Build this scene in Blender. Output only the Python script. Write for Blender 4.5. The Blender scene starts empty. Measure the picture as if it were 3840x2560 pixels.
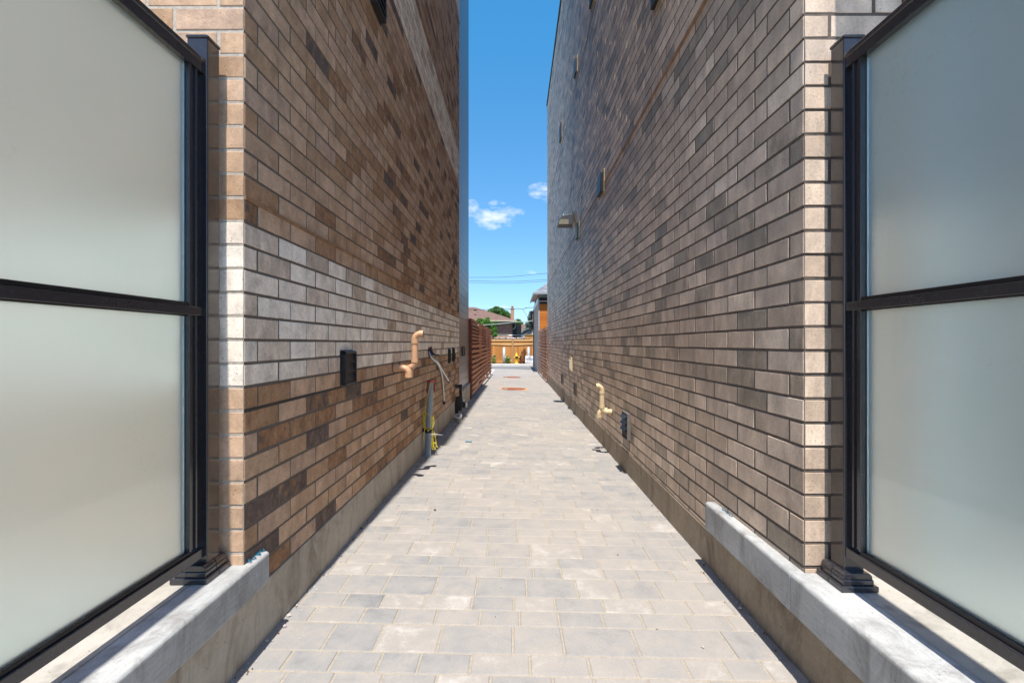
import bpy, math, random
from mathutils import Vector, Matrix
random.seed(7)
R = random.Random(11)
SC = bpy.context.scene
C = SC.collection

# ---------------------------------------------------------------- camera
F = 1745.0; VX = 1932.0; VY = 1287.0; CZ = 1.30
cam = bpy.data.cameras.new('camera')
cam.sensor_width = 36.0; cam.sensor_fit = 'HORIZONTAL'
cam.lens = F / 3840 * 36
cam.shift_x = -(VX - 1920) / 3840
cam.shift_y = (VY - 1280) / 3840
cam.clip_start = 0.05; cam.clip_end = 3000
camo = bpy.data.objects.new('camera', cam); C.objects.link(camo)
camo.location = (0, 0, CZ); camo.rotation_euler = (math.pi / 2, 0, 0)
SC.camera = camo

# ---------------------------------------------------------------- sun, sky, exposure
SUN = Vector((0.015, 0.42, -1.0)).normalized()
sl = bpy.data.lights.new('sun', 'SUN'); sl.energy = 3.7; sl.angle = math.radians(0.53); sl.color = (1.0, 0.955, 0.88)
so = bpy.data.objects.new('sun', sl); C.objects.link(so)
so.rotation_euler = SUN.to_track_quat('-Z', 'Y').to_euler()
so.location = (0, -5, 12)
W = bpy.data.worlds.new('World'); SC.world = W; W.use_nodes = True
wn = W.node_tree; wn.nodes.clear()
def N(t, kind, **kw):
    n = t.nodes.new(kind)
    for k, v in kw.items(): setattr(n, k, v)
    return n
def mth(t, op, a, b=None, c=None, clamp=False):
    n = t.nodes.new('ShaderNodeMath'); n.operation = op; n.use_clamp = clamp
    for i, x in enumerate((a, b, c)):
        if x is None: continue
        if isinstance(x, (int, float)): n.inputs[i].default_value = x
        else: t.links.new(x, n.inputs[i])
    return n.outputs[0]
def mixc(t, fac, a, b, mode='MIX'):
    n = t.nodes.new('ShaderNodeMix'); n.data_type = 'RGBA'; n.blend_type = mode
    for s, x in ((n.inputs[0], fac), (n.inputs[6], a), (n.inputs[7], b)):
        if isinstance(x, (int, float)): s.default_value = x
        elif isinstance(x, tuple): s.default_value = (*x, 1) if len(x) == 3 else x
        else: t.links.new(x, s)
    return n.outputs[2]
sky = N(wn, 'ShaderNodeTexSky', sky_type='NISHITA'); sky.sun_disc = False
sky.sun_elevation = math.asin(-SUN.z); sky.sun_rotation = math.radians(180) + math.atan2(0.015, 0.42)
sky.altitude = 100; sky.air_density = 1.0; sky.dust_density = 0.5; sky.ozone_density = 3.5
tc = N(wn, 'ShaderNodeTexCoord'); sp = N(wn, 'ShaderNodeSeparateXYZ'); wn.links.new(tc.outputs['Generated'], sp.inputs[0])
yy = mth(wn, 'MAXIMUM', sp.outputs[1], 0.02)
uu = mth(wn, 'DIVIDE', sp.outputs[0], yy); vv = mth(wn, 'DIVIDE', sp.outputs[2], yy)
cb = N(wn, 'ShaderNodeCombineXYZ'); wn.links.new(uu, cb.inputs[0]); wn.links.new(vv, cb.inputs[1])
mp = N(wn, 'ShaderNodeMapping'); mp.inputs['Scale'].default_value = (1.0, 1.9, 1); wn.links.new(cb.outputs[0], mp.inputs[0])
nz = N(wn, 'ShaderNodeTexNoise'); nz.inputs['Scale'].default_value = 26; nz.inputs['Detail'].default_value = 7; nz.inputs['Roughness'].default_value = 0.62
wn.links.new(mp.outputs[0], nz.inputs[0])
cloud = None
for (cx, cy, rx, ry, st) in ((1842, 818, 66, 30, 1.0), (1905, 792, 40, 18, .8), (1768, 778, 26, 22, 1.0), (1772, 806, 22, 10, .7), (2040, 716, 46, 26, 1.0), (2046, 752, 26, 16, .5), (1995, 1021, 17, 7, .7), (1877, 1152, 30, 5, .55), (1850, 762, 40, 8, .45)):
    a = mth(wn, 'MULTIPLY', mth(wn, 'SUBTRACT', uu, (cx - VX) / F), F / rx)
    b = mth(wn, 'MULTIPLY', mth(wn, 'SUBTRACT', vv, (VY - cy) / F), F / ry)
    d = mth(wn, 'ADD', mth(wn, 'MULTIPLY', a, a), mth(wn, 'MULTIPLY', b, b))
    e = mth(wn, 'MULTIPLY', mth(wn, 'SUBTRACT', 1.0, mth(wn, 'MULTIPLY', d, 0.55)), st)
    cloud = e if cloud is None else mth(wn, 'MAXIMUM', cloud, e)
cm = mth(wn, 'ADD', mth(wn, 'MAXIMUM', cloud, -1.6), mth(wn, 'MULTIPLY', mth(wn, 'SUBTRACT', nz.outputs[0], 0.5), 4.2))
cm = mth(wn, 'MULTIPLY', mth(wn, 'SUBTRACT', cm, 0.05), 0.5, clamp=True)
cm = mth(wn, 'MULTIPLY', cm, mth(wn, 'GREATER_THAN', sp.outputs[1], 0.03))
SKY_K = 0.13
tf = mth(wn, 'MULTIPLY', vv, 1.5, clamp=True)
tfront = mixc(wn, tf, (0.56, 0.66, 0.76), (0.30, 0.88, 1.02))
fr = mth(wn, 'MULTIPLY', mth(wn, 'SUBTRACT', sp.outputs[1], 0.25), 2.2, clamp=True)      # deeper blue away from the sun
tint = mixc(wn, fr, (0.84, 0.91, 0.97), tfront)
skyc = mixc(wn, 1.0, sky.outputs[0], tint, 'MULTIPLY')
cc = mixc(wn, mth(wn, 'MULTIPLY', cm, .92), skyc, (5.0, 5.1, 5.3))
bg = N(wn, 'ShaderNodeBackground'); bg.inputs[1].default_value = SKY_K
wn.links.new(cc, bg.inputs[0]); wo = N(wn, 'ShaderNodeOutputWorld'); wn.links.new(bg.outputs[0], wo.inputs[0])
SC.view_settings.view_transform = 'Standard'; SC.view_settings.look = 'None'
SC.view_settings.gamma = 1.0; SC.view_settings.exposure = 0.92
SC.cycles.max_bounces = 10; SC.cycles.diffuse_bounces = 5; SC.cycles.glossy_bounces = 4; SC.cycles.transmission_bounces = 8

# ---------------------------------------------------------------- materials
def mat(name):
    m = bpy.data.materials.new(name); m.use_nodes = True
    t = m.node_tree; b = t.nodes['Principled BSDF']
    return m, t, b
def noise(t, vec, scale, detail=4, rough=.55, dist=0.0):
    n = t.nodes.new('ShaderNodeTexNoise'); n.inputs['Scale'].default_value = scale
    n.inputs['Detail'].default_value = detail; n.inputs['Roughness'].default_value = rough; n.inputs['Distortion'].default_value = dist
    if vec is not None: t.links.new(vec, n.inputs[0])
    return n.outputs[0]
def objco(t, scale=(1, 1, 1)):
    c = t.nodes.new('ShaderNodeTexCoord'); m = t.nodes.new('ShaderNodeMapping'); m.inputs['Scale'].default_value = scale
    t.links.new(c.outputs['Object'], m.inputs[0]); return m.outputs[0]
def ramp(t, fac, stops, interp='LINEAR'):
    n = t.nodes.new('ShaderNodeValToRGB'); n.color_ramp.interpolation = interp
    e = n.color_ramp.elements
    while len(e) < len(stops): e.new(0.5)
    for i, (p, c) in enumerate(stops):
        e[i].position = p; e[i].color = (*c, 1) if len(c) == 3 else c
    t.links.new(fac, n.inputs[0]); return n.outputs[0]
def bump(t, b, h, strength=.3, dist=.002):
    n = t.nodes.new('ShaderNodeBump'); n.inputs['Strength'].default_value = strength; n.inputs['Distance'].default_value = dist
    t.links.new(h, n.inputs['Height']); t.links.new(n.outputs[0], b.inputs['Normal'])
def rng(t, v, a, b, c, d):
    n = t.nodes.new('ShaderNodeMapRange'); n.inputs[1].default_value = a; n.inputs[2].default_value = b; n.inputs[3].default_value = c; n.inputs[4].default_value = d
    t.links.new(v, n.inputs[0]); return n.outputs[0]

def brick_mat(name, stops, white=None, streak=(1, 1, 1), spec=.25, rough=.8):
    m, t, b = mat(name)
    at = t.nodes.new('ShaderNodeAttribute'); at.attribute_name = 'bc'
    s = t.nodes.new('ShaderNodeSeparateColor'); t.links.new(at.outputs['Color'], s.inputs[0])
    co = objco(t); cs = objco(t, streak)
    ofs = t.nodes.new('ShaderNodeVectorMath'); ofs.operation = 'ADD'
    t.links.new(cs, ofs.inputs[0])
    cbn = t.nodes.new('ShaderNodeCombineXYZ'); t.links.new(mth(t, 'MULTIPLY', s.outputs[1], 37.0), cbn.inputs[0]); t.links.new(mth(t, 'MULTIPLY', s.outputs[0], 91.0), cbn.inputs[1])
    t.links.new(cbn.outputs[0], ofs.inputs[1])
    n1 = noise(t, ofs.outputs[0], 9, 5, .6, .4); n2 = noise(t, co, 260, 3, .7); n3 = noise(t, ofs.outputs[0], 24, 6, .72, .2); n4 = noise(t, co, 85, 4, .7)
    fac = mth(t, 'ADD', s.outputs[0], mth(t, 'MULTIPLY', mth(t, 'SUBTRACT', n3, .5), .62), clamp=True)
    col = ramp(t, fac, stops)
    if white: 
        cw = ramp(t, fac, white)
        col = mixc(t, s.outputs[2], col, cw)
    k = mth(t, 'ADD', rng(t, n1, .3, .7, .72, 1.28), mth(t, 'ADD', mth(t, 'MULTIPLY', mth(t, 'SUBTRACT', n2, .5), .45), mth(t, 'MULTIPLY', mth(t, 'SUBTRACT', n4, .5), .55)))
    kk = t.nodes.new('ShaderNodeCombineColor')
    for i in range(3): t.links.new(k, kk.inputs[i])
    col = mixc(t, 1.0, col, kk.outputs[0], 'MULTIPLY')
    # small pits
    pit = rng(t, noise(t, co, 150, 2, .5), .66, .72, 0, .6)
    col = mixc(t, pit, col, (.05, .035, .028))
    t.links.new(col, b.inputs['Base Color']); b.inputs['Roughness'].default_value = rough
    b.inputs['Specular IOR Level'].default_value = spec
    bump(t, b, mth(t, 'ADD', mth(t, 'MULTIPLY', n2, .7), n3), .55, .0035)
    return m
def plain(name, col, rough=.6, metal=0, spec=.5, var=.0, vs=20, bmp=0, bs=80, coat=0):
    m, t, b = mat(name)
    b.inputs['Roughness'].default_value = rough; b.inputs['Metallic'].default_value = metal; b.inputs['Specular IOR Level'].default_value = spec
    if coat: b.inputs['Coat Weight'].default_value = coat; b.inputs['Coat Roughness'].default_value = .08
    if var:
        co = objco(t); n = noise(t, co, vs, 5, .6)
        a = tuple(x * (1 - var) for x in col); c = tuple(min(1, x * (1 + var)) for x in col)
        t.links.new(ramp(t, n, [(.3, a), (.7, c)]), b.inputs['Base Color'])
    else: b.inputs['Base Color'].default_value = (*col, 1)
    if bmp: bump(t, b, noise(t, objco(t), bs, 4, .6), bmp, .003)
    return m
M = {}
M['brickL'] = brick_mat('brown_brick', [(0, (.13, .095, .08)), (.05, (.18, .125, .10)), (.10, (.29, .15, .075)), (.22, (.40, .235, .13)), (.5, (.49, .315, .195)), (.8, (.58, .39, .26)), (1, (.46, .31, .22))],
    white=[(0, (.52, .415, .32)), (.18, (.72, .59, .475)), (.45, (.87, .75, .62)), (1, (.92, .84, .73))], streak=(1, 1, .8))
M['brickR'] = brick_mat('grey_brick', [(0, (.29, .235, .175)), (.09, (.36, .285, .21)), (.22, (.50, .375, .275)), (.5, (.59, .445, .33)), (.8, (.66, .505, .38)), (1, (.76, .60, .46))], streak=(1, 1, .45), spec=.5, rough=.5)
M['mortarF'] = plain('sunlit_mortar', (.46, .40, .33), .9, var=.2, vs=60, bmp=.5, bs=200)  # paler copy of the left mortar, sunlight on the front put into its colour
M['mortarL'] = plain('mortar', (.15, .122, .098), .9, var=.25, vs=60, bmp=.5, bs=200)
M['mortarR'] = plain('dark_mortar', (.12, .095, .078), .9, var=.25, vs=60, bmp=.5, bs=200)
# concrete with stains
def concrete(name, c0, c1, stain, rough=.85, brush=(1, 1, 1), speck=.5):
    m, t, b = mat(name)
    co = objco(t); cb_ = objco(t, brush)
    n1 = noise(t, co, 2.2, 6, .62); n2 = noise(t, cb_, 30, 5, .7); n3 = noise(t, co, 300, 2, .5)
    col = ramp(t, mth(t, 'ADD', mth(t, 'MULTIPLY', n1, .6), mth(t, 'MULTIPLY', n2, .4)), [(.34, c0), (.62, c1)])
    sm = rng(t, noise(t, objco(t, (1, 1, .35)), 5.5, 7, .7, .8), .50, .66, 0, .75)
    col = mixc(t, sm, col, stain)
    sp_ = rng(t, n3, .62, .72, 0, speck)
    col = mixc(t, sp_, col, tuple(x * .45 for x in c0))
    hole = rng(t, noise(t, co, 75, 2, .4), .72, .76, 0, .6)
    col = mixc(t, hole, col, tuple(x * .3 for x in c0))
    drip = mth(t, 'MULTIPLY', rng(t, noise(t, objco(t, (1, 1, .05)), 16, 3, .5), .60, .72, 0, .5), rng(t, n1, .45, .6, 0, 1))
    col = mixc(t, drip, col, tuple(x * .6 for x in stain))
    t.links.new(col, b.inputs['Base Color']); b.inputs['Roughness'].default_value = rough
    bump(t, b, mth(t, 'SUBTRACT', mth(t, 'ADD', n2, mth(t, 'MULTIPLY', n3, .4)), hole), .5, .004)
    return m
M['found'] = concrete('foundation_concrete', (.36, .315, .25), (.52, .465, .385), (.22, .175, .125))
M['ledge'] = concrete('parged_concrete', (.27, .275, .28), (.50, .50, .49), (.22, .21, .20), brush=(3, .5, 5.0), speck=.5)
M['ledgetop'] = concrete('ledge_top_concrete', (.34, .32, .28), (.44, .415, .37), (.25, .23, .20))
M['walk'] = concrete('light_concrete', (.56, .54, .50), (.68, .66, .62), (.5, .48, .44))
M['asphalt'] = concrete('grey_asphalt', (.15, .15, .15), (.19, .19, .19), (.20, .20, .2))
# pavers
def paver_mat():
    m, t, b = mat('concrete_paver')
    at = t.nodes.new('ShaderNodeAttribute'); at.attribute_name = 'bc'
    s = t.nodes.new('ShaderNodeSeparateColor'); t.links.new(at.outputs['Color'], s.inputs[0])
    co = objco(t)
    v = t.nodes.new('ShaderNodeVectorMath'); v.operation = 'ADD'; t.links.new(co, v.inputs[0])
    c2 = t.nodes.new('ShaderNodeCombineXYZ'); t.links.new(mth(t, 'MULTIPLY', s.outputs[0], 50.0), c2.inputs[2]); t.links.new(c2.outputs[0], v.inputs[1])
    n1 = noise(t, v.outputs[0], 8, 8, .68, .3); n2 = noise(t, co, 220, 3, .6); n0 = noise(t, co, .45, 3, .5)
    f = mth(t, 'ADD', mth(t, 'MULTIPLY', s.outputs[0], .38), mth(t, 'ADD', mth(t, 'MULTIPLY', n1, 1.45), -.41))
    col = ramp(t, f, [(.06, (.20, .20, .205)), (.30, (.265, .26, .257)), (.5, (.305, .287, .27)), (.7, (.34, .31, .283)), (1.0, (.50, .475, .45))])
    col = mixc(t, rng(t, n0, .42, .62, 0, .4), col, (.38, .33, .285))
    k = rng(t, n2, .3, .7, .9, 1.1); kk = t.nodes.new('ShaderNodeCombineColor')
    for i in range(3): t.links.new(k, kk.inputs[i])
    col = mixc(t, 1.0, col, kk.outputs[0], 'MULTIPLY')
    t.links.new(col, b.inputs['Base Color']); b.inputs['Roughness'].default_value = .85
    bump(t, b, mth(t, 'ADD', n2, n1), .35, .002)
    return m
M['paver'] = paver_mat()
M['sand'] = plain('joint_sand', (.36, .31, .245), .95, var=.2, vs=90, bmp=.5, bs=400)
M['bronze'] = plain('dark_bronze_metal', (.032, .030, .032), .22, 0, .6, coat=.4)
def dusty():
    m, t, b = mat('dark_bronze_metal')
    n = rng(t, noise(t, objco(t), 90, 8, .75, .4), .5, .85, 0, 1)
    t.links.new(ramp(t, n, [(0, (.026, .026, .031)), (1, (.045, .044, .046))]), b.inputs['Base Color'])
    t.links.new(rng(t, n, 0, 1, .17, .42), b.inputs['Roughness']); b.inputs['Coat Weight'].default_value = .4; b.inputs['Coat Roughness'].default_value = .07
    return m
M['bronze'] = dusty()
M['black'] = plain('black_rubber', (.008, .008, .010), .45)
M['blackplastic'] = plain('black_plastic', (.016, .017, .018), .42, var=.3, vs=30)
M['flapbrown'] = plain('brown_plastic', (.055, .043, .036), .5, var=.2, vs=25)
M['cream'] = plain('cream_plastic', (.30, .245, .175), .5, var=.12, vs=30)
M['pvcL'] = plain('peach_plastic_pipe', (.58, .335, .19), .48, var=.08, vs=8)
M['pvcR'] = plain('beige_plastic_pipe', (.62, .47, .28), .48, var=.08, vs=8)
M['pvcG'] = plain('grey_plastic_pipe', (.24, .28, .31), .42, var=.1, vs=8)
M['white'] = plain('white_plastic', (.72, .72, .71), .45)
M['steel'] = plain('galvanised_steel', (.55, .56, .57), .3, 1.0)
M['red'] = plain('red_tape', (.42, .012, .015), .5, var=.3, vs=30)
M['rope'] = plain('yellow_rope', (.62, .50, .035), .6, var=.35, vs=220, bmp=.6, bs=300)
M['blue'] = plain('blue_tape', (.02, .20, .32), .4, var=.4, vs=120)
M['sealant'] = plain('orange_sealant', (.32, .175, .085), .6, var=.45, vs=9)
M['darkseal'] = plain('dark_sealant', (.03, .028, .028), .6)
M['cap'] = plain('black_flashing', (.015, .016, .02), .35)
M['lampgrey'] = plain('cast_grey_metal', (.11, .115, .125), .4, .6)
M['lens'] = plain('lamp_lens', (.26, .24, .19), .15)
M['photocell'] = plain('blue_plastic', (.02, .12, .20), .35)
def siding_mat():
    m, t, b = mat('taupe_metal_siding')
    b.inputs['Base Color'].default_value = (.16, .125, .105, 1); b.inputs['Roughness'].default_value = .30
    b.inputs['Specular IOR Level'].default_value = .6; b.inputs['Coat Weight'].default_value = 0.0
    bump(t, b, noise(t, objco(t, (1, .3, 1)), 6, 3), .05, .01)
    return m
M['siding'] = siding_mat()
def wood(name, c0, c1, dark, axis=(1, 1, 1), rough=.6, knots=True):
    m, t, b = mat(name)
    at = t.nodes.new('ShaderNodeAttribute'); at.attribute_name = 'bc'
    s = t.nodes.new('ShaderNodeSeparateColor'); t.links.new(at.outputs['Color'], s.inputs[0])
    co = objco(t, axis)
    n = noise(t, co, 20, 5, .65, .8); n2 = noise(t, objco(t), 4, 3, .5)
    f = mth(t, 'ADD', mth(t, 'MULTIPLY', n, .7), mth(t, 'MULTIPLY', s.outputs[0], .35))
    col = ramp(t, f, [(.25, dark), (.45, c0), (.85, c1)])
    t.links.new(col, b.inputs['Base Color']); b.inputs['Roughness'].default_value = rough
    bump(t, b, n, .3, .002)
    return m
M['slat'] = wood('stained_red_cedar', (.44, .165, .065), (.60, .25, .105), (.25, .085, .035), (6, .4, 6))
M['slatR'] = wood('weathered_cedar', (.42, .22, .12), (.55, .32, .19), (.25, .12, .06), (6, .4, 6))
M['gapshade'] = wood('gap_shade_boards', (.035, .018, .012), (.05, .025, .015), (.015, .01, .008), (6, .4, 6))  # near-black: shade of the fence gaps put into the board colour
M['post'] = wood('dark_red_post', (.20, .045, .018), (.27, .07, .03), (.12, .025, .01), (6, 6, .4))
M['cedar'] = wood('golden_cedar', (.52, .215, .045), (.66, .31, .08), (.35, .13, .025), (3, 3, .3))
M['cedarlight'] = wood('light_cedar', (.66, .38, .14), (.74, .47, .20), (.5, .26, .08), (.3, 3, 3))
M['cedarpost'] = wood('tan_post', (.42, .22, .10), (.5, .28, .14), (.34, .17, .07), (3, 3, .3))
M['orangewood'] = wood('orange_wood_cladding', (.52, .16, .018), (.62, .21, .028), (.40, .11, .012), (.3, 3, 3))
M['rust'] = plain('rusty_iron', (.30, .085, .03), .75, .2, var=.5, vs=14, bmp=.5)
def glass_mat():
    m, t, b = mat('frosted_glass')
    b.inputs['Base Color'].default_value = (.80, .86, .83, 1)
    b.inputs['Roughness'].default_value = .46; b.inputs['Transmission Weight'].default_value = .82
    b.inputs['IOR'].default_value = 1.45
    b.inputs['Coat Weight'].default_value = 1.0; b.inputs['Coat Roughness'].default_value = .025; b.inputs['Coat IOR'].default_value = 1.5
    n = noise(t, objco(t), 3.0, 6, .7, .5)
    col = ramp(t, n, [(.35, (.84, .985, .965)), (.7, (.88, .995, .985))])
    sm = rng(t, noise(t, objco(t), 55, 8, .75, .6), .54, .66, 0, 1)
    pm = rng(t, noise(t, objco(t), 2.3, 3, .5, .2), .52, .64, 0, .75)
    k = mth(t, 'MULTIPLY', sm, pm)
    col = mixc(t, k, col, (.70, .76, .72))
    t.links.new(col, b.inputs['Base Color'])
    t.links.new(rng(t, mth(t, 'ADD', k, mth(t, 'MULTIPLY', n, .25)), 0, 1, .015, .35), b.inputs['Coat Roughness'])
    return m
M['glass'] = glass_mat()
M['glassedge'] = plain('glass_edge', (.16, .27, .28), .3)
def far_brick(name, a, b2, mort, sx=1):
    m, t, b = mat(name)
    c = t.nodes.new('ShaderNodeTexCoord'); s = t.nodes.new('ShaderNodeSeparateXYZ'); t.links.new(c.outputs['Object'], s.inputs[0])
    cmb = t.nodes.new('ShaderNodeCombineXYZ'); t.links.new(mth(t, 'ADD', s.outputs[0], s.outputs[1]), cmb.inputs[0]); t.links.new(s.outputs[2], cmb.inputs[1])
    br = t.nodes.new('ShaderNodeTexBrick'); t.links.new(cmb.outputs[0], br.inputs[0])
    br.inputs['Scale'].default_value = 1; br.inputs['Brick Width'].default_value = .26 * sx; br.inputs['Row Height'].default_value = .09 * sx
    br.inputs['Mortar Size'].default_value = .008 * sx; br.inputs['Color1'].default_value = (*a, 1); br.inputs['Color2'].default_value = (*b2, 1); br.inputs['Mortar'].default_value = (*mort, 1)
    t.links.new(br.outputs[0], b.inputs['Base Color']); b.inputs['Roughness'].default_value = .85
    return m
M['hbrick'] = far_brick('red_house_brick', (.27, .10, .075), (.36, .15, .11), (.36, .27, .23), 1.7)
M['hbrick2'] = far_brick('pale_red_brick', (.38, .18, .11), (.46, .24, .15), (.5, .4, .33), 1.7)
M['gbrick'] = far_brick('grey_stone_brick', (.26, .225, .195), (.40, .35, .31), (.15, .13, .115))
M['dbrick'] = far_brick('dark_brown_brick', (.13, .06, .05), (.17, .085, .07), (.13, .08, .07))
def shingle(name, a, b2):
    m, t, b = mat(name)
    n = noise(t, objco(t, (1, 1, 3)), 3, 6, .7); br = ramp(t, n, [(.35, a), (.65, b2)])
    t.links.new(br, b.inputs['Base Color']); b.inputs['Roughness'].default_value = .95
    w = t.nodes.new('ShaderNodeTexWave'); w.bands_direction = 'Z'; w.inputs['Scale'].default_value = 4; w.inputs['Distortion'].default_value = 1.5
    t.links.new(objco(t), w.inputs[0]); bump(t, b, w.outputs[0], .5, .02)
    return m
M['roofbrown'] = shingle('brown_shingles', (.12, .068, .05), (.20, .12, .09))
M['roofgrey'] = shingle('grey_shingles', (.13, .14, .16), (.25, .27, .30))
M['fascia'] = plain('pale_fascia', (.55, .48, .36), .5)
M['fasciadark'] = plain('dark_fascia', (.05, .035, .03), .5)
M['soffit'] = plain('soffit_board', (.34, .29, .26), .6)
M['sidingblue'] = plain('pale_blue_siding', (.50, .60, .62), .5)
M['greywall'] = plain('grey_wall', (.33, .37, .42), .7)
M['pinkwhite'] = plain('pale_gable_board', (.72, .66, .68), .6)
def leafm(name, c0, c1):
    m, t, b = mat(name)
    at = t.nodes.new('ShaderNodeAttribute'); at.attribute_name = 'bc'
    s = t.nodes.new('ShaderNodeSeparateColor'); t.links.new(at.outputs['Color'], s.inputs[0])
    t.links.new(ramp(t, s.outputs[0], [(0, c0), (1, c1)]), b.inputs['Base Color']); b.inputs['Roughness'].default_value = .5
    tr = t.nodes.new('ShaderNodeBsdfTranslucent'); t.links.new(ramp(t, s.outputs[0], [(0, c0), (1, c1)]), tr.inputs[0])
    mx = t.nodes.new('ShaderNodeMixShader'); mx.inputs[0].default_value = .3
    t.links.new(b.outputs[0], mx.inputs[1]); t.links.new(tr.outputs[0], mx.inputs[2]); t.links.new(mx.outputs[0], t.nodes['Material Output'].inputs[0])
    return m
M['leaf'] = leafm('green_leaves', (.05, .13, .03), (.15, .32, .07))
M['leafbright'] = leafm('bright_leaves', (.07, .19, .03), (.20, .40, .07))
M['needle'] = leafm('blue_green_needles', (.06, .10, .085), (.19, .27, .24))
M['leafred'] = leafm('burgundy_leaves', (.04, .008, .012), (.16, .035, .03))
M['bark'] = plain('bark', (.13, .09, .06), .9, var=.3)
M['petal'] = leafm('pale_petals', (.72, .70, .45), (.85, .83, .70))
M['hydrant'] = plain('yellow_paint', (.78, .50, .03), .4, var=.1)
M['bollard'] = plain('pale_grey_paint', (.40, .48, .50), .5)
M['stone'] = plain('pale_stone', (.48, .42, .40), .85, var=.3, vs=6)
M['stonedark'] = plain('brown_stone', (.22, .16, .14), .85, var=.3, vs=6)
M['signwhite'] = plain('sign_board', (.78, .79, .80), .5)
M['ink'] = plain('dark_blue_ink', (.03, .035, .08), .6)
M['inkgrey'] = plain('grey_blue_ink', (.35, .38, .48), .6)
M['soil'] = plain('mulch', (.13, .08, .05), .95, var=.4, vs=30)
M['ventgrey'] = plain('weathered_grey_plastic', (.13, .115, .105), .6, var=.2)
M['foundR'] = concrete('foundation_concrete_brown', (.24, .185, .13), (.37, .305, .225), (.13, .10, .07))
M['ground'] = concrete('dry_ground', (.22, .21, .18), (.30, .28, .24), (.18, .2, .1))
M['grass'] = plain('lawn', (.06, .11, .03), .9, var=.4, vs=2)
M['wire'] = plain('dark_cable', (.02, .03, .035), .6)
M['wirepale'] = plain('pale_cable', (.42, .46, .44), .5)
M['door'] = wood('brown_wood_door', (.22, .10, .04), (.30, .15, .07), (.14, .06, .02), (3, 3, .3))
M['windowglass'] = plain('window_glass', (.03, .04, .05), .05, spec=.8)

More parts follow.
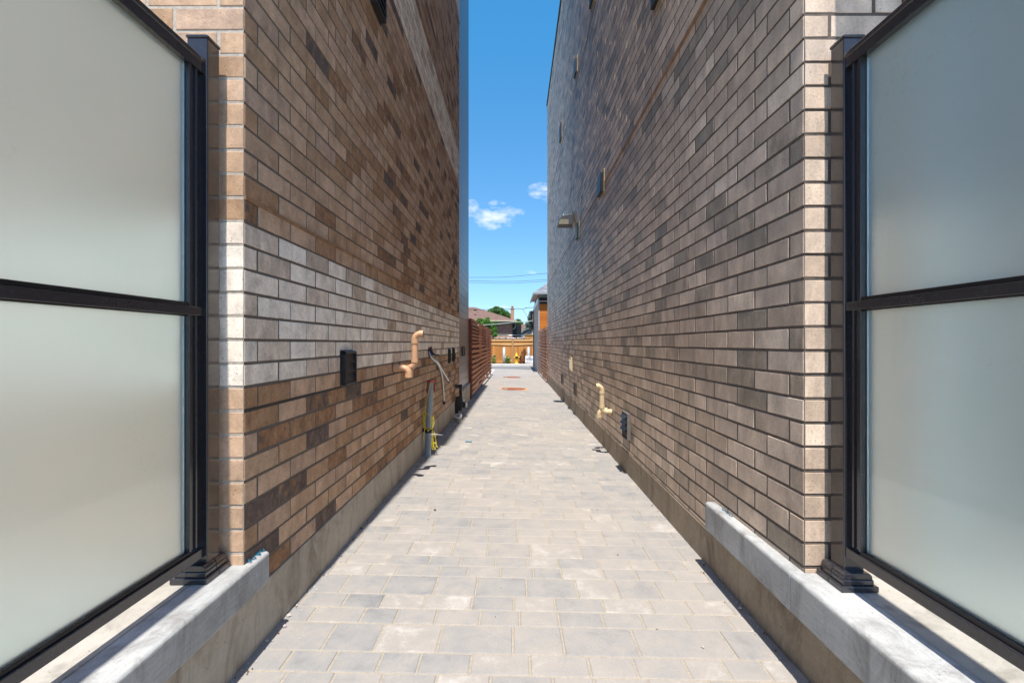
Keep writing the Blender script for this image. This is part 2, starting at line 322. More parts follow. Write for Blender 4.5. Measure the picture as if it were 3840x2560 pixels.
# ---------------------------------------------------------------- mesh helpers
class MB:
    def __init__(s): s.v = []; s.f = []; s.m = []; s.c = []; s.sm = []
    def face(s, idx, mi=0, c=(0.5, 0.5, 0), sm=False): s.f.append(tuple(idx)); s.m.append(mi); s.c.append(c); s.sm.append(sm)
    def quad(s, a, b, c_, d, mi=0, c=(0.5, .5, 0)):
        n = len(s.v); s.v += [tuple(a), tuple(b), tuple(c_), tuple(d)]; s.face((n, n + 1, n + 2, n + 3), mi, c)
    def poly(s, pts, mi=0, c=(0.5, .5, 0)):
        n = len(s.v); s.v += [tuple(p) for p in pts]; s.face(range(n, n + len(pts)), mi, c)
    def box(s, x0, x1, y0, y1, z0, z1, mi=0, c=(0.5, .5, 0)):
        n = len(s.v)
        s.v += [(x0, y0, z0), (x1, y0, z0), (x1, y1, z0), (x0, y1, z0), (x0, y0, z1), (x1, y0, z1), (x1, y1, z1), (x0, y1, z1)]
        for q in ((0, 3, 2, 1), (4, 5, 6, 7), (0, 1, 5, 4), (1, 2, 6, 5), (2, 3, 7, 6), (3, 0, 4, 7)): s.face([n + i for i in q], mi, c)
        return s
    def obox(s, mtx, sx, sy, sz, mi=0, c=(0.5, .5, 0)):
        n = len(s.v)
        for (x, y, z) in ((-1, -1, -1), (1, -1, -1), (1, 1, -1), (-1, 1, -1), (-1, -1, 1), (1, -1, 1), (1, 1, 1), (-1, 1, 1)):
            s.v.append(tuple(mtx @ Vector((x * sx / 2, y * sy / 2, z * sz / 2))))
        for q in ((0, 3, 2, 1), (4, 5, 6, 7), (0, 1, 5, 4), (1, 2, 6, 5), (2, 3, 7, 6), (3, 0, 4, 7)): s.face([n + i for i in q], mi, c)
        return s
    def prism(s, prof, axis, a, b, mi=0, c=(0.5, .5, 0)):
        """closed profile (list of 2D) extruded along axis 'x','y','z' from a to b"""
        def P(p, t):
            if axis == 'y': return (p[0], t, p[1])
            if axis == 'x': return (t, p[0], p[1])
            return (p[0], p[1], t)
        n = len(s.v); k = len(prof)
        s.v += [P(p, a) for p in prof] + [P(p, b) for p in prof]
        for i in range(k):
            j = (i + 1) % k; s.face((n + i, n + j, n + k + j, n + k + i), mi, c)
        s.face([n + i for i in reversed(range(k))], mi, c); s.face([n + k + i for i in range(k)], mi, c)
        return s
    def tube(s, path, r, n=12, mi=0, c=(0.5, .5, 0), cap=True, sm=True):
        path = [Vector(p) for p in path]; k = len(path)
        rs = r if isinstance(r, (list, tuple)) else [r] * k
        base = len(s.v); up = None
        for i, p in enumerate(path):
            d = (path[min(i + 1, k - 1)] - path[max(i - 1, 0)])
            if d.length < 1e-9: d = Vector((0, 0, 1))
            d.normalize()
            if up is None:
                up = Vector((0, 0, 1)) if abs(d.z) < .9 else Vector((1, 0, 0))
            a = d.cross(up)
            if a.length < 1e-4: a = d.cross(Vector((0, 1, 0)))
            a.normalize(); b = a.cross(d); up = b
            for j in range(n):
                th = 2 * math.pi * j / n
                s.v.append(tuple(p + (a * math.cos(th) + b * math.sin(th)) * rs[i]))
        for i in range(k - 1):
            for j in range(n):
                q = (j + 1) % n
                s.face((base + i * n + j, base + i * n + q, base + (i + 1) * n + q, base + (i + 1) * n + j), mi, c, sm)
        if cap:
            s.face([base + j for j in range(n)], mi, c); s.face([base + (k - 1) * n + j for j in reversed(range(n))], mi, c)
        return s
    def lathe(s, prof, cx, cy, n=20, mi=0, c=(0.5, .5, 0), sm=True):
        base = len(s.v); k = len(prof)
        for (r, z) in prof:
            for j in range(n):
                th = 2 * math.pi * j / n; s.v.append((cx + r * math.cos(th), cy + r * math.sin(th), z))
        for i in range(k - 1):
            for j in range(n):
                q = (j + 1) % n; s.face((base + i * n + j, base + i * n + q, base + (i + 1) * n + q, base + (i + 1) * n + j), mi, c, sm)
        s.face([base + j for j in reversed(range(n))], mi, c); s.face([base + (k - 1) * n + j for j in range(n)], mi, c)
        return s
    def build(s, name, mats, parent=None, bevel=0, seg=2, solid=False):
        me = bpy.data.meshes.new(name); me.from_pydata(s.v, [], s.f); 
        if not isinstance(mats, (list, tuple)): mats = [mats]
        for m in mats: me.materials.append(m)
        me.polygons.foreach_set('material_index', s.m)
        me.polygons.foreach_set('use_smooth', s.sm)
        ca = me.color_attributes.new('bc', 'FLOAT_COLOR', 'CORNER')
        data = []
        for f, c in zip(s.f, s.c):
            for _ in f: data += [c[0], c[1], c[2], 1.0]
        ca.data.foreach_set('color', data)
        me.validate(); me.update()
        o = bpy.data.objects.new(name, me); C.objects.link(o)
        if parent is not None: o.parent = parent
        if bevel:
            b = o.modifiers.new('bevel', 'BEVEL'); b.width = bevel; b.segments = seg; b.limit_method = 'ANGLE'; b.angle_limit = math.radians(40)
        return o
def tag(o, label=None, cat=None, group=None, kind=None):
    if label: o['label'] = label
    if cat: o['category'] = cat
    if group: o['group'] = group
    if kind: o['kind'] = kind
    return o
def thing(name, label, cat, loc=(0, 0, 0), group=None):
    """Empty at identity (parts are modelled in world coordinates), shown at its base"""
    o = bpy.data.objects.new(name, None); C.objects.link(o); o.empty_display_size = .1
    o.location = loc
    return tag(o, label, cat, group)
def under(root, *objs):
    """parent world-space meshes to a root that sits elsewhere"""
    for o in objs:
        o.parent = root; o.matrix_parent_inverse = Matrix.Translation(root.location).inverted()
def sub(o, parent, root):
    o.parent = parent; o.matrix_parent_inverse = Matrix.Identity(4); o.location = (0, 0, 0)
def gz(x, y): return .095 - .0065 * y - .022 * x
def Pt(px, py, Y): return Vector(((px - VX) / F * Y, Y, CZ - (py - VY) / F * Y))
def arc(c, r, a0, a1, u, v, n=8):
    c = Vector(c); u = Vector(u); v = Vector(v)
    return [c + (u * math.cos(a0 + (a1 - a0) * i / n) + v * math.sin(a0 + (a1 - a0) * i / n)) * r for i in range(n + 1)]

# ---------------------------------------------------------------- brick courses
def bricks(mb, plane, u0, u1, z0, z1, zb, pitch, first, L, typ=lambda k: 0, mi=0, holes=(), depth=.014, gap=.0120, joints=(), lo=0.0, edge=.0):
    """plane(u, z, d) -> world point, d = distance out of the wall.  first(k) -> first joint position for course k"""
    k0 = math.floor((z0 - zb) / pitch); k1 = math.ceil((z1 - zb) / pitch)
    for k in range(k0, k1):
        za = max(z0, zb + k * pitch + gap / 2); zt = min(z1, zb + (k + 1) * pitch - gap / 2)
        if zt - za < .012: continue
        js = [u0 - gap / 2 + edge]; j = first(k)
        while j < u1 - .02:
            if j > u0 + .02: js.append(j)
            j += L
        js.append(u1 + gap / 2)
        w = typ(k)
        for a, b in zip(js[:-1], js[1:]):
            ua = a + gap / 2 + R.uniform(-.0009, .0009); ub = b - gap / 2 + R.uniform(-.0009, .0009)
            if any(ub > h[0] and ua < h[1] and zt > h[2] and za < h[3] for h in holes): continue
            d = R.uniform(-.0009, .0012) + .0002; t1 = R.uniform(-.0006, .0006); ch = .0013
            dz = R.uniform(-.0007, .0007)
            n = len(mb.v)
            for (uu_, zz, dd) in ((ua, za + dz, -depth), (ub, za + dz, -depth), (ub, zt + dz, -depth), (ua, zt + dz, -depth),
                                (ua, za + dz, d - ch), (ub, za + dz, d - ch), (ub, zt + dz, d - ch), (ua, zt + dz, d - ch),
                                (ua + ch, za + ch + dz, d - t1), (ub - ch, za + ch + dz, d + t1), (ub - ch, zt - ch + dz, d + t1), (ua + ch, zt - ch + dz, d - t1)):
                mb.v.append(plane(uu_ + R.uniform(-.0006, .0006), zz + R.uniform(-.0009, .0009), dd + (R.uniform(-.0004, .0004) if dd > -.01 else 0)))
            c = (lo + (1 - lo) * R.random(), R.random(), w)
            for q in ((0, 1, 5, 4), (1, 2, 6, 5), (2, 3, 7, 6), (3, 0, 4, 7), (4, 5, 9, 8), (5, 6, 10, 9), (6, 7, 11, 10), (7, 4, 8, 11), (8, 9, 10, 11)):
                mb.face([n + i for i in q], mi, c)

XL = -1.0166; XR = 1.083; YC = 1.745
TOP = 9.33
# ================================================================= LEFT BUILDING
bl = thing('brick_building', 'brown brick building with pale brick bands on the left of the alley', 'building', (XL - 3, YC + 3, 0))
zbL, pL, LB = 1.135, .089, .267
def typL(k): return 1.0 if (0 <= k <= 6 or 34 <= k <= 40 or 67 <= k <= 73) else 0.0
holesL = [(6.05, 6.30, 1.19, 1.30)]
mb = MB()
bricks(mb, lambda u, z, d: (XL + d, u, z), YC, 8.45, .343, TOP - .05, zbL, pL,
       lambda k: YC + (.257 if k % 2 == 0 else .093), LB, typL, 0, edge=.004)
bricks(mb, lambda u, z, d: (XL - .004 - u, YC - d, z), 0, 4.2, .343, 4.6, zbL, pL,
       lambda k: (.093 if k % 2 == 0 else .257), LB, typL, 0, lo=.3)
# mortar bed and building mass
mb.box(-12, XL - .0020, YC + .0020, 8.449, .30, TOP - .03, 1)
mb.box(-12, XL - 4.2, YC - .02, YC + .0020, .3, TOP - .03, 1)
mb.box(-12, XL - .01, YC - .001, YC + .0020, 4.6, TOP - .03, 1)
mb.box(-4.19, XL - .0030, YC + .0014, YC + .012, .31, 4.6, 2)
under(bl, mb.build('wall', [M['brickL'], M['mortarL'], M['mortarF']]))
fb = MB(); fb.box(-12, XL + .006, YC - .3, 8.58, -.2, .338, 0)
under(bl, fb.build('foundation', M['found'], bevel=.004))
fb = MB()
fb.box(-12, XL + .032, 8.58, 10.15, -.2, .405, 0)
under(bl, fb.build('foundation', M['found'], bevel=.006))
fl = MB(); fl.prism([(-1.06, .40), (XL + .036, .402), (XL + .036, .418), (XL + .004, .455), (-1.06, .455)], 'y', 8.50, 10.18)
under(bl, fl.build('base_flashing', M['cap']))
sj = MB(); sj.box(XL - .012, XL + .0012, YC + .004, 8.45, zbL - pL - .007, zbL - pL + .004, 0)
o = sj.build('dark_joint', M['darkseal']); under(bl, o)
sj = MB(); sj.box(XL - .012, XL + .006, YC + .004, 8.45, zbL + 41 * pL - .008, zbL + 41 * pL + .020)
sj.box(XL - .012, XL + .006, YC + .004, 8.45, zbL + 67 * pL - .010, zbL + 67 * pL + .010)
sj.box(XL - .012, XL + .005, YC + .004, 8.45, zbL + 8 * pL - .006, zbL + 8 * pL + .008)
under(bl, sj.build('sealant_joint', M['sealant']))
# lap siding return (own section)
sd = MB(); z = .455; xs = XL - .012
while z < TOP - .1:
    sd.prism([(-1.4, z), (xs + .002, z), (xs + .003, z + .002), (xs + .003, z + .142), (xs - .004, z + .145), (xs - .004, z + .147), (-1.4, z + .147)], 'y', 8.452, 10.25)
    z += .147
under(bl, sd.build('siding', M['siding']))
sd = MB(); sd.box(-12, -1.39, 8.452, 10.24, .3, TOP - .1)
under(bl, sd.build('rear_wall', M['mortarL']))
cp = MB(); cp.box(-12, XL + .05, YC - .05, 10.29, TOP - .03, TOP + .03); under(bl, cp.build('parapet_cap', M['cap'], bevel=.004))
# door and window on the patio front
dr = MB(); dr.box(-3.6, -2.65, YC - .03, YC + .02, .45, 2.6); 
o = dr.build('door', M['door'], bevel=.004); under(bl, o)

# ================================================================= RIGHT BUILDING
brr = thing('brick_building', 'grey brown brick building with a flat roof on the right of the alley', 'building', (XR + 3, YC + 6, 0))
zbR, pR = 1.2723, .0901
mb = MB()
bricks(mb, lambda u, z, d: (XR - d, u, z), YC, 15.7, .257, TOP - .03, zbR, pR,
       lambda k: YC + (.093 if k % 2 == 0 else .257), LB, lambda k: 0, 0, edge=.004)
bricks(mb, lambda u, z, d: (XR + .004 + u, YC - d, z), 0, .362, .257, 4.6, zbR, pR,
       lambda k: (.257 if k % 2 == 0 else .093), LB, lambda k: 0, 0, lo=.42)
mb.box(XR + .0020, 12, YC + .0020, 15.695, .2, TOP - .03, 1)
mb.box(XR + .012, 12, YC - .001, YC + .0020, 4.6, TOP - .03, 1)
mb.box(XR + .6, 12, YC - .02, YC + .0020, .2, 4.6, 1)
under(brr, mb.build('wall', [M['brickR'], M['mortarR']]))
fb = MB(); fb.box(XR - .004, 12, YC - .3, 15.71, -.2, .252, 0); under(brr, fb.build('foundation', M['foundR'], bevel=.004))
sj = MB(); sj.box(XR - .008, XR + .012, YC + .004, 15.70, 3.243 - .013, 3.243 + .013)
sj.box(XR - .004, XR + .012, YC + .004, 15.70, 5.885 - .009, 5.885 + .009)
under(brr, sj.build('sealant_joint', M['sealant']))
sj = MB(); sj.box(XR - .003, XR + .012, YC + .004, 15.70, 8.52 - .009, 8.52 + .009); under(brr, sj.build('dark_joint', M['darkseal']))
cp = MB(); cp.box(XR - .03, 12, YC - .05, 15.74, TOP - .03, TOP + .04); under(brr, cp.build('parapet_cap', M['cap'], bevel=.004))
ds = MB(); ds.box(XR + .37, XR + .45, YC - .04, YC + .02, .45, 3.4); ds.box(XR + .45, XR + 2.4, YC - .04, YC + .02, 3.3, 3.4)
under(brr, ds.build('door_frame', M['door'], bevel=.004))
ds = MB(); ds.box(XR + .45, XR + 2.4, YC - .012, YC + .002, .45, 3.3); under(brr, ds.build('pale_fill_panel', M['sidingblue']))  # added pale panel, brightens the frosted screen in front of it
bc = MB(); bc.box(1.187, 4.6, 1.05, YC - .002, 3.42, 3.62); under(brr, bc.build('door_canopy', M['bronze'], bevel=.004))

# ================================================================= LEDGES, PATIOS
def rounded(x_out, x_in, ztop, zbot, r, sgn):
    """profile of ledge: outer edge rounded.  sgn=+1: outer side towards +x"""
    p = [(x_in, zbot), (x_in, ztop)]
    for i in range(5):
        a = math.pi / 2 * i / 4
        p.append((x_out - sgn * r + sgn * r * math.sin(a), ztop - r + r * math.cos(a)))
    p += [(x_out, zbot + r * .7), (x_out - sgn * r * .7, zbot)]
    return p
le = thing('concrete_ledge', 'pale parged concrete ledge along the left patio edge under the frosted screen', 'ledge', (-1.1, .5, .34))
m_ = MB(); m_.prism(rounded(-.985, -1.12, .469, .340, .013, 1), 'y', -3.0, 1.868)
o = m_.build('ledge_face', M['ledge'], bevel=.010, seg=3); under(le, o)
m_ = MB(); m_.box(-1.42, -1.1215, -3.0, YC + .01, .36, .4675); under(le, m_.build('ledge_top', M['ledgetop'], bevel=.003))
lf = MB(); lf.box(-1.42, -1.012, -3.0, YC - .301, -.2, .3385); under(le, lf.build('foundation', M['found']))
lr = thing('concrete_ledge', 'long pale parged concrete ledge along the right patio edge lapping the grey brick', 'ledge', (1.2, .5, .29))
m_ = MB(); m_.prism(rounded(1.030, 1.19, .442, .288, .014, -1), 'y', -3.0, YC - .002)
o = m_.build('ledge_face', M['ledge'], bevel=.004, seg=2); under(lr, o)
m_ = MB(); m_.prism(rounded(1.030, XR + .004, .442, .288, .014, -1), 'y', YC - .002, 2.53)
o = m_.build('ledge_end', M['ledge'], bevel=.010, seg=3); under(lr, o)
m_ = MB(); m_.box(1.1915, 1.55, -3.0, YC + .01, .30, .4405); under(lr, m_.build('ledge_top', M['ledgetop'], bevel=.003))
lf = MB(); lf.box(1.079, 1.55, -3.0, YC - .301, -.2, .287); under(lr, lf.build('foundation', M['foundR']))
pa = MB(); pa.box(-9, -1.425, -3.0, YC + .004, -.1, .452); tag(pa.build('patio_floor', M['ledgetop']), kind='structure')
pa = MB(); pa.box(1.555, 9, -3.0, YC + .004, -.1, .43); tag(pa.build('patio_floor', M['ledgetop']), kind='structure')
# scraps of blue tape in the ledge corners
def scrap(name, pts, label, w=.02, parts=1):
    m_ = MB()
    for i in range(len(pts) - 1):
        a = Vector(pts[i]); b = Vector(pts[i + 1]); up = Vector((R.uniform(-.3, .3), R.uniform(-.2, .2), 1)).normalized() * w * R.uniform(.5, 1.1)
        k = Vector((R.uniform(-.006, .006), 0, R.uniform(-.002, .006)))
        n = len(m_.v); m_.v += [tuple(a), tuple(b + k), tuple(b + k + up + Vector((.004, 0, 0))), tuple(a + up)]
        m_.face((n, n + 1, n + 2, n + 3))
        m_.v += [tuple(x + Vector((.0015, .0005, .001))) for x in (a, b + k, b + k + up, a + up)]; m_.face((n + 7, n + 6, n + 5, n + 4))
    return tag(m_.build(name, M['blue']), label, 'tape scrap')
pts = []
for i in range(12):
    t = i / 11; pts.append((XL + .004 + .010 * math.sin(i * 2.1) + .006, YC + .005 + t * .115, .470 + R.uniform(0, .004)))
scrap('blue_tape_scrap', pts, 'crumpled blue tape scraps on the left ledge at the brick corner', .006)
pts = [(XR - .012 + R.uniform(-.006, .006), 2.30 + i * .02, .443) for i in range(7)]
scrap('blue_tape_scrap', pts, 'small blue tape scrap at the far tip of the right ledge', .006)
rs = MB(); rs.quad((-.262 + .02, 5.55, gz(0, 5.55) + .006), (-.60, 5.53, gz(-.6, 5.5) + .006), (-.60, 5.575, gz(-.6, 5.5) + .009), (-.49, 5.57, gz(-.5, 5.5) + .007))
rs = MB()
for i in range(6):
    x0 = -.622 + i * .0135; y0 = 5.79 + .006 * math.sin(i * 1.4)
    rs.box(x0, x0 + .0135, y0, y0 + .028, gz(x0, y0) + .001, gz(x0, y0) + .009)
tag(rs.build('blue_tape_strip', M['blue']), 'short strip of blue tape lying on the pavers', 'tape strip')

# ================================================================= PRIVACY SCREENS
def screen(s, label, X0, xr_out, zmid, ztop, ledgez, zbot):
    """s=-1 left, +1 right.  X0 = glass plane |x|, xr_out = |x| of rail face on the alley side"""
    root = thing('privacy_screen', label, 'privacy screen', (s * X0, .6, ledgez), group='frosted privacy screens on the patio ledges')
    def bx(m_, a, b, y0, y1, z0, z1, mi=0): m_.box(min(s * a, s * b), max(s * a, s * b), y0, y1, z0, z1, mi)
    Yp0, Yp1 = 1.640, 1.709
    pc = 1.1215 if s < 0 else 1.194
    post = MB(); bx(post, pc - .0355, pc + .0355, Yp0, Yp1, ledgez, 2.376)
    po = post.build('post', M['bronze'], bevel=.003); under(root, po)
    cap = MB(); bx(cap, pc - .0385, pc + .0385, Yp0 - .003, Yp1 + .003, 2.376, 2.387); co = cap.build('post_cap', M['bronze'], bevel=.003)
    co.parent = po
    # stepped base trim, split in two halves
    bcn = 1.126 if s < 0 else 1.188
    for half in (0, 1):
        t_ = MB(); w = .064; y0, y1 = 1.600, 1.738; ym = 1.672
        ya, yb = (y0, ym - .0005) if half == 0 else (ym + .0005, y1)
        bx(t_, bcn - w, bcn + w, ya, yb, ledgez + .0005, ledgez + .020)
        bx(t_, bcn - w + .010, bcn + w - .010, ya + (.010 if half == 0 else 0), yb - (0 if half == 0 else .006), ledgez + .020, ledgez + .038)
        x0, x1 = bcn - w + .012, bcn + w - .012
        prof = [(s * x0, ledgez + .038)]
        for i in range(5):
            a = math.pi / 2 * i / 4; prof.append((s * (x0 + .016 * (1 - math.cos(a))), ledgez + .042 + .018 * math.sin(a)))
        for i in range(5):
            a = math.pi / 2 * (1 - i / 4); prof.append((s * (x1 - .016 * (1 - math.cos(a))), ledgez + .042 + .018 * math.sin(a)))
        prof.append((s * x1, ledgez + .038))
        if s > 0: prof.reverse()
        t_.prism(prof, 'y', ya + (.013 if half == 0 else 0), yb - (0 if half == 0 else .008))
        o_ = t_.build('base_trim', M['bronze'], bevel=.0025); o_.parent = po
    xi = 2 * X0 - xr_out  # inner side of rails
    Y0 = -3.0
    # bottom rail with rubber channel
    br_ = MB(); bx(br_, xr_out, xi, Y0, Yp0 + .004, zbot, zbot + .034); ob = br_.build('bottom_rail', M['bronze'], bevel=.002); under(root, ob)
    g_ = MB(); bx(g_, xr_out + .008, xi - .008, Y0, Yp0 - .06, zbot + .034, zbot + .046); under(root, g_.build('rubber_channel', M['black'], bevel=.002))
    # mid rail
    br_ = MB(); bx(br_, xr_out, xi, Y0, Yp0 + .006, zmid, zmid + .030); under(root, br_.build('mid_rail', M['bronze'], bevel=.0015))
    g_ = MB(); bx(g_, xr_out + .006, xi - .006, Y0, Yp0 - .065, zmid + .030, zmid + .043); bx(g_, xr_out + .010, xi - .010, Y0, Yp0 - .065, zmid - .004, zmid)
    under(root, g_.build('rubber_channel', M['black'], bevel=.0015))
    # top rail: cap shape
    prof = [(xr_out, ztop - .055), (xi, ztop - .055), (xi, ztop - .022), (xi + .005, ztop - .018), (xi + .004, ztop - .004), (xi - .004, ztop), (xr_out + .004, ztop), (xr_out - .004, ztop - .004), (xr_out - .005, ztop - .018), (xr_out, ztop - .022)]
    prof = [(s * a, b) for a, b in prof]
    br_ = MB(); br_.prism(prof, 'y', Y0, Yp0 + .002); under(root, br_.build('top_rail', M['bronze'], bevel=.0015))
    # vertical end channel with flutes
    ch = MB()
    bx(ch, xr_out + .003, xi - .003, 1.572, 1.582, zbot + .046, ztop - .055); bx(ch, xr_out + .010, xi - .010, 1.582, 1.604, zbot + .046, ztop - .055)
    bx(ch, xr_out + .004, xi - .004, 1.604, 1.612, zbot + .046, ztop - .055); bx(ch, xr_out + .016, xi - .016, 1.612, Yp0 + .001, zbot + .046, ztop - .055)
    under(root, ch.build('end_channel', M['bronze'], bevel=.001))
    for (za, zb_) in ((zbot + .036, zmid + .002), (zmid + .034, ztop - .054)):
        g_ = MB(); bx(g_, X0 - .004, X0 + .004, Y0, 1.5675, za, zb_); og = g_.build('glass_pane', M['glass']); under(root, og)
        e_ = MB(); bx(e_, X0 - .0035, X0 + .0035, 1.5678, 1.5712, za + .012, zb_ - .004); oe = e_.build('glass_edge', M['glassedge']); oe.parent = og; 
    return root
screen(-1, 'frosted glass privacy screen in a dark frame on the left ledge beside tan brick', 1.120, 1.097, 1.396, 2.303, .469, .548)
screen(1, 'frosted glass privacy screen in a dark frame on the right ledge beside grey brick', 1.190, 1.163, 1.4135, 2.322, .4425, .549)

# ================================================================= ALLEY PAVING
Y0p, Y1p = -1.0, 24.5
mb = MB(); y = 1.823 - 7 * .42; rowi = 0
def edgeL(y): return -.975 if y > 10.3 else -1.005
def edgeR(y): return 1.07
base = MB()
def gq(m_, x0, x1, y0, y1, dz, mi=0): m_.quad((x0, y0, gz(x0, y0) + dz), (x1, y0, gz(x1, y0) + dz), (x1, y1, gz(x1, y1) + dz), (x0, y1, gz(x0, y1) + dz), mi)
gq(mb, -1.05, 1.09, -1.2, Y1p, -.0035, 1)
while y < Y1p - .05:
    kind = rowi % 3; dep = (.185, .117, .118)[kind]
    x = -1.04 - R.uniform(0, .15)
    y1 = min(y + dep, Y1p)
    sizes = (.205, .25, .30, .38) if kind == 0 else (.15, .195, .225, .175)
    while x < 1.09:
        w = R.choice(sizes); xa, xb = max(x + .0033, -1.045), min(x + w - .0033, 1.085); ya, yb = y + .0033, y1 - .0033
        if xb - xa > .03:
            h = R.uniform(-.0008, .0008); ch = .004; tx = R.uniform(-.0006, .0006)
            n = len(mb.v)
            pts = ((xa, ya, -.004), (xb, ya, -.004), (xb, yb, -.004), (xa, yb, -.004), (xa + ch, ya + ch, h - tx), (xb - ch, ya + ch, h + tx), (xb - ch, yb - ch, h + tx), (xa + ch, yb - ch, h - tx))
            for (px_, py_, dz) in pts: mb.v.append((px_, py_, gz(px_, py_) + dz))
            c = (R.random(), R.random(), 0)
            for q in ((0, 1, 5, 4), (1, 2, 6, 5), (2, 3, 7, 6), (3, 0, 4, 7), (4, 5, 6, 7)): mb.face([n + i for i in q], 0, c)
        x += w
    y += dep; rowi += 1
tag(mb.build('paved_alley', [M['paver'], M['sand']]), kind='structure')
# ground, road, pad, kerb
g = MB(); g.quad((-600, -400, -.17), (600, -400, -.17), (600, 900, -.17), (-600, 900, -.17)); tag(g.build('ground', M['ground']), kind='structure')
g = MB(); g.quad((-40, 24.5, -.068), (40, 24.5, -.068), (40, 27.8, -.068), (-40, 27.8, -.068)); tag(g.build('road', M['asphalt']), kind='structure')
g = MB(); g.poly([(-8, 18.8, -.055), (-.98, 18.8, -.04), (-.96, 21.6, -.060), (-.90, 24.5, -.062), (-8, 24.5, -.062)]); tag(g.build('concrete_pad', M['walk']), kind='structure')
g = MB(); g.poly([(1.09, 15.75, -.05), (8, 15.75, -.06), (8, 24.5, -.07), (1.09, 24.5, -.06)]); tag(g.build('side_yard', M['walk']), kind='structure')
g = MB(); g.poly([(-8, 10.3, -.04), (-1.05, 10.3, -.04), (-1.05, 18.8, -.06), (-8, 18.8, -.06)]); tag(g.build('side_yard', M['soil']), kind='structure')
g = MB(); g.box(-40, 40, 27.8, 28.35, -.16, .055); tag(g.build('kerb', M['walk'], bevel=.01), kind='structure')
g = MB(); g.box(-40, 40, 28.351, 29.8, -.16, .03); tag(g.build('planting_bed', M['soil']), kind='structure')
g = MB(); g.quad((-90, 29.9, .03), (90, 29.9, .03), (90, 120, .03), (-90, 120, .03)); tag(g.build('lawn', M['grass']), kind='structure')
# grit along the wall bases
gr = MB()
for i in range(900):
    side = R.random()
    y = 1.2 + R.random() ** 1.6 * 12
    if side < .38: x = -1.005 + abs(R.gauss(0, .022))
    elif side < .80: x = 1.072 - abs(R.gauss(0, .028))
    else: x = R.uniform(-1, 1.05)
    r = R.uniform(.0014, .0055) * (1 if R.random() < .93 else 2.2)
    c = (R.random(), 0, 0); n = len(gr.v); zz = gz(x, y) + r * .5
    for q in ((r, 0, 0), (-r, 0, 0), (0, r, 0), (0, -r, 0), (0, 0, r * .8), (0, 0, -r * .8)):
        gr.v.append((x + q[0] * R.uniform(.7, 1.3), y + q[1] * R.uniform(.7, 1.3), zz + q[2]))
    mi = 0 if R.random() < .7 else 1
    for q in ((0, 2, 4), (2, 1, 4), (1, 3, 4), (3, 0, 4), (2, 0, 5), (1, 2, 5), (3, 1, 5), (0, 3, 5)): gr.face([n + k for k in q], mi, c)
tag(gr.build('gravel', [M['stone'], M['soil']]), 'scattered grit and small stones on the pavers', 'gravel', kind='stuff')
# drain covers
def cover(x, y, label, patch):
    root = thing('drain_cover', label, 'drain cover', (x, y, gz(x, y)), group='rusty round drain covers in the paving')
    z0 = gz(x, y)
    m_ = MB()
    def ring(r0, r1, z, mi=0, n=40):
        for i in range(n):
            a, b = 2 * math.pi * i / n, 2 * math.pi * (i + 1) / n
            m_.quad(*[(x + rr * math.cos(t), y + rr * math.sin(t), gz(x + rr * math.cos(t), y + rr * math.sin(t)) + z) for rr, t in ((r0, a), (r1, a), (r1, b), (r0, b))], mi)
    m_.lathe([(.30, z0 - .02), (.30, z0 + .006), (.27, z0 + .008), (.262, z0 + .004), (.0, z0 + .007)], x, y, 40)
    under(root, m_.build('lid', M['rust']))
    m_ = MB(); ring(.302, .34, .005); under(root, m_.build('rim', M['rust']))
    if patch:
        m_ = MB(); k = .395
        ang = [2 * math.pi * i / 32 for i in range(32)]
        for i in range(32):
            a, b = ang[i], ang[(i + 1) % 32]
            def sq(t):
                c_, s_ = math.cos(t), math.sin(t); mm = max(abs(c_), abs(s_)); return (x + k * c_ / mm, y + k * s_ / mm)
            p, q = sq(a), sq(b)
            m_.quad((x + .341 * math.cos(a), y + .341 * math.sin(a), z0 + .0035), (p[0], p[1], gz(*p) + .0035), (q[0], q[1], gz(*q) + .0035), (x + .341 * math.cos(b), y + .341 * math.sin(b), z0 + .0035))
        under(root, m_.build('surround', M['ruststain']))
M['ruststain'] = plain('rust_stained_concrete', (.50, .30, .17), .9, var=.35, vs=9)
cover(-.045, 13.15, 'nearer rusty drain cover in a stained square patch of paving', True)
cover(-.125, 18.1, 'farther rusty round drain cover near the end of the alley', False)

# ================================================================= VENTS, PIPES, LAMP
def louver_left(name, label, y0, y1, z0, z1, proud=.034, flaps=3, group=None):
    root = thing(name, label, 'wall vent', (XL, (y0 + y1) / 2, z0), group=group)
    m_ = MB(); t = .012; x0, x1 = XL - .001, XL + proud
    m_.box(x0, x1, y0, y0 + t, z0, z1 - .0); m_.box(x0, x1, y1 - t, y1, z0, z1); m_.box(x0, x1, y0 + t, y1 - t, z0, z0 + t)
    m_.prism([(x0, z1 + .006), (x0, z1 - t), (x1 - .0, z1 - t), (x1, z1 - .004), (x1 - .012, z1 + .006)], 'y', y0, y1)
    m_.box(x0, x0 + .006, y0 - .012, y1 + .012, z0 - .010, z1 + .010)
    under(root, m_.build('frame', M['blackplastic'], bevel=.002))
    h = (z1 - z0 - 2 * t) / flaps
    for i in range(flaps):
        m_ = MB(); za = z0 + t + i * h; 
        m_.prism([(x1 - .020, za + h), (x1 - .022, za + h - .002), (x1 - .010, za + .002), (x1 - .008, za + .001)], 'y', y0 + t + .001, y1 - t - .001)
        under(root, m_.build('flap', M['flapbrown']))
    return root
louver_left('louver_vent', 'black louvered vent on the left wall across the pale brick band edge', 2.71, 2.89, 1.055, 1.250)
louver_left('louver_vent', 'black louvered vent high on the left wall below the upper pale band', 3.27, 3.50, 3.70, 3.93, .05, 4)
louver_left('louver_vent', 'narrow black vent on the left wall right of the metal hoses', 7.04, 7.16, 1.00, 1.21, .030, 3)
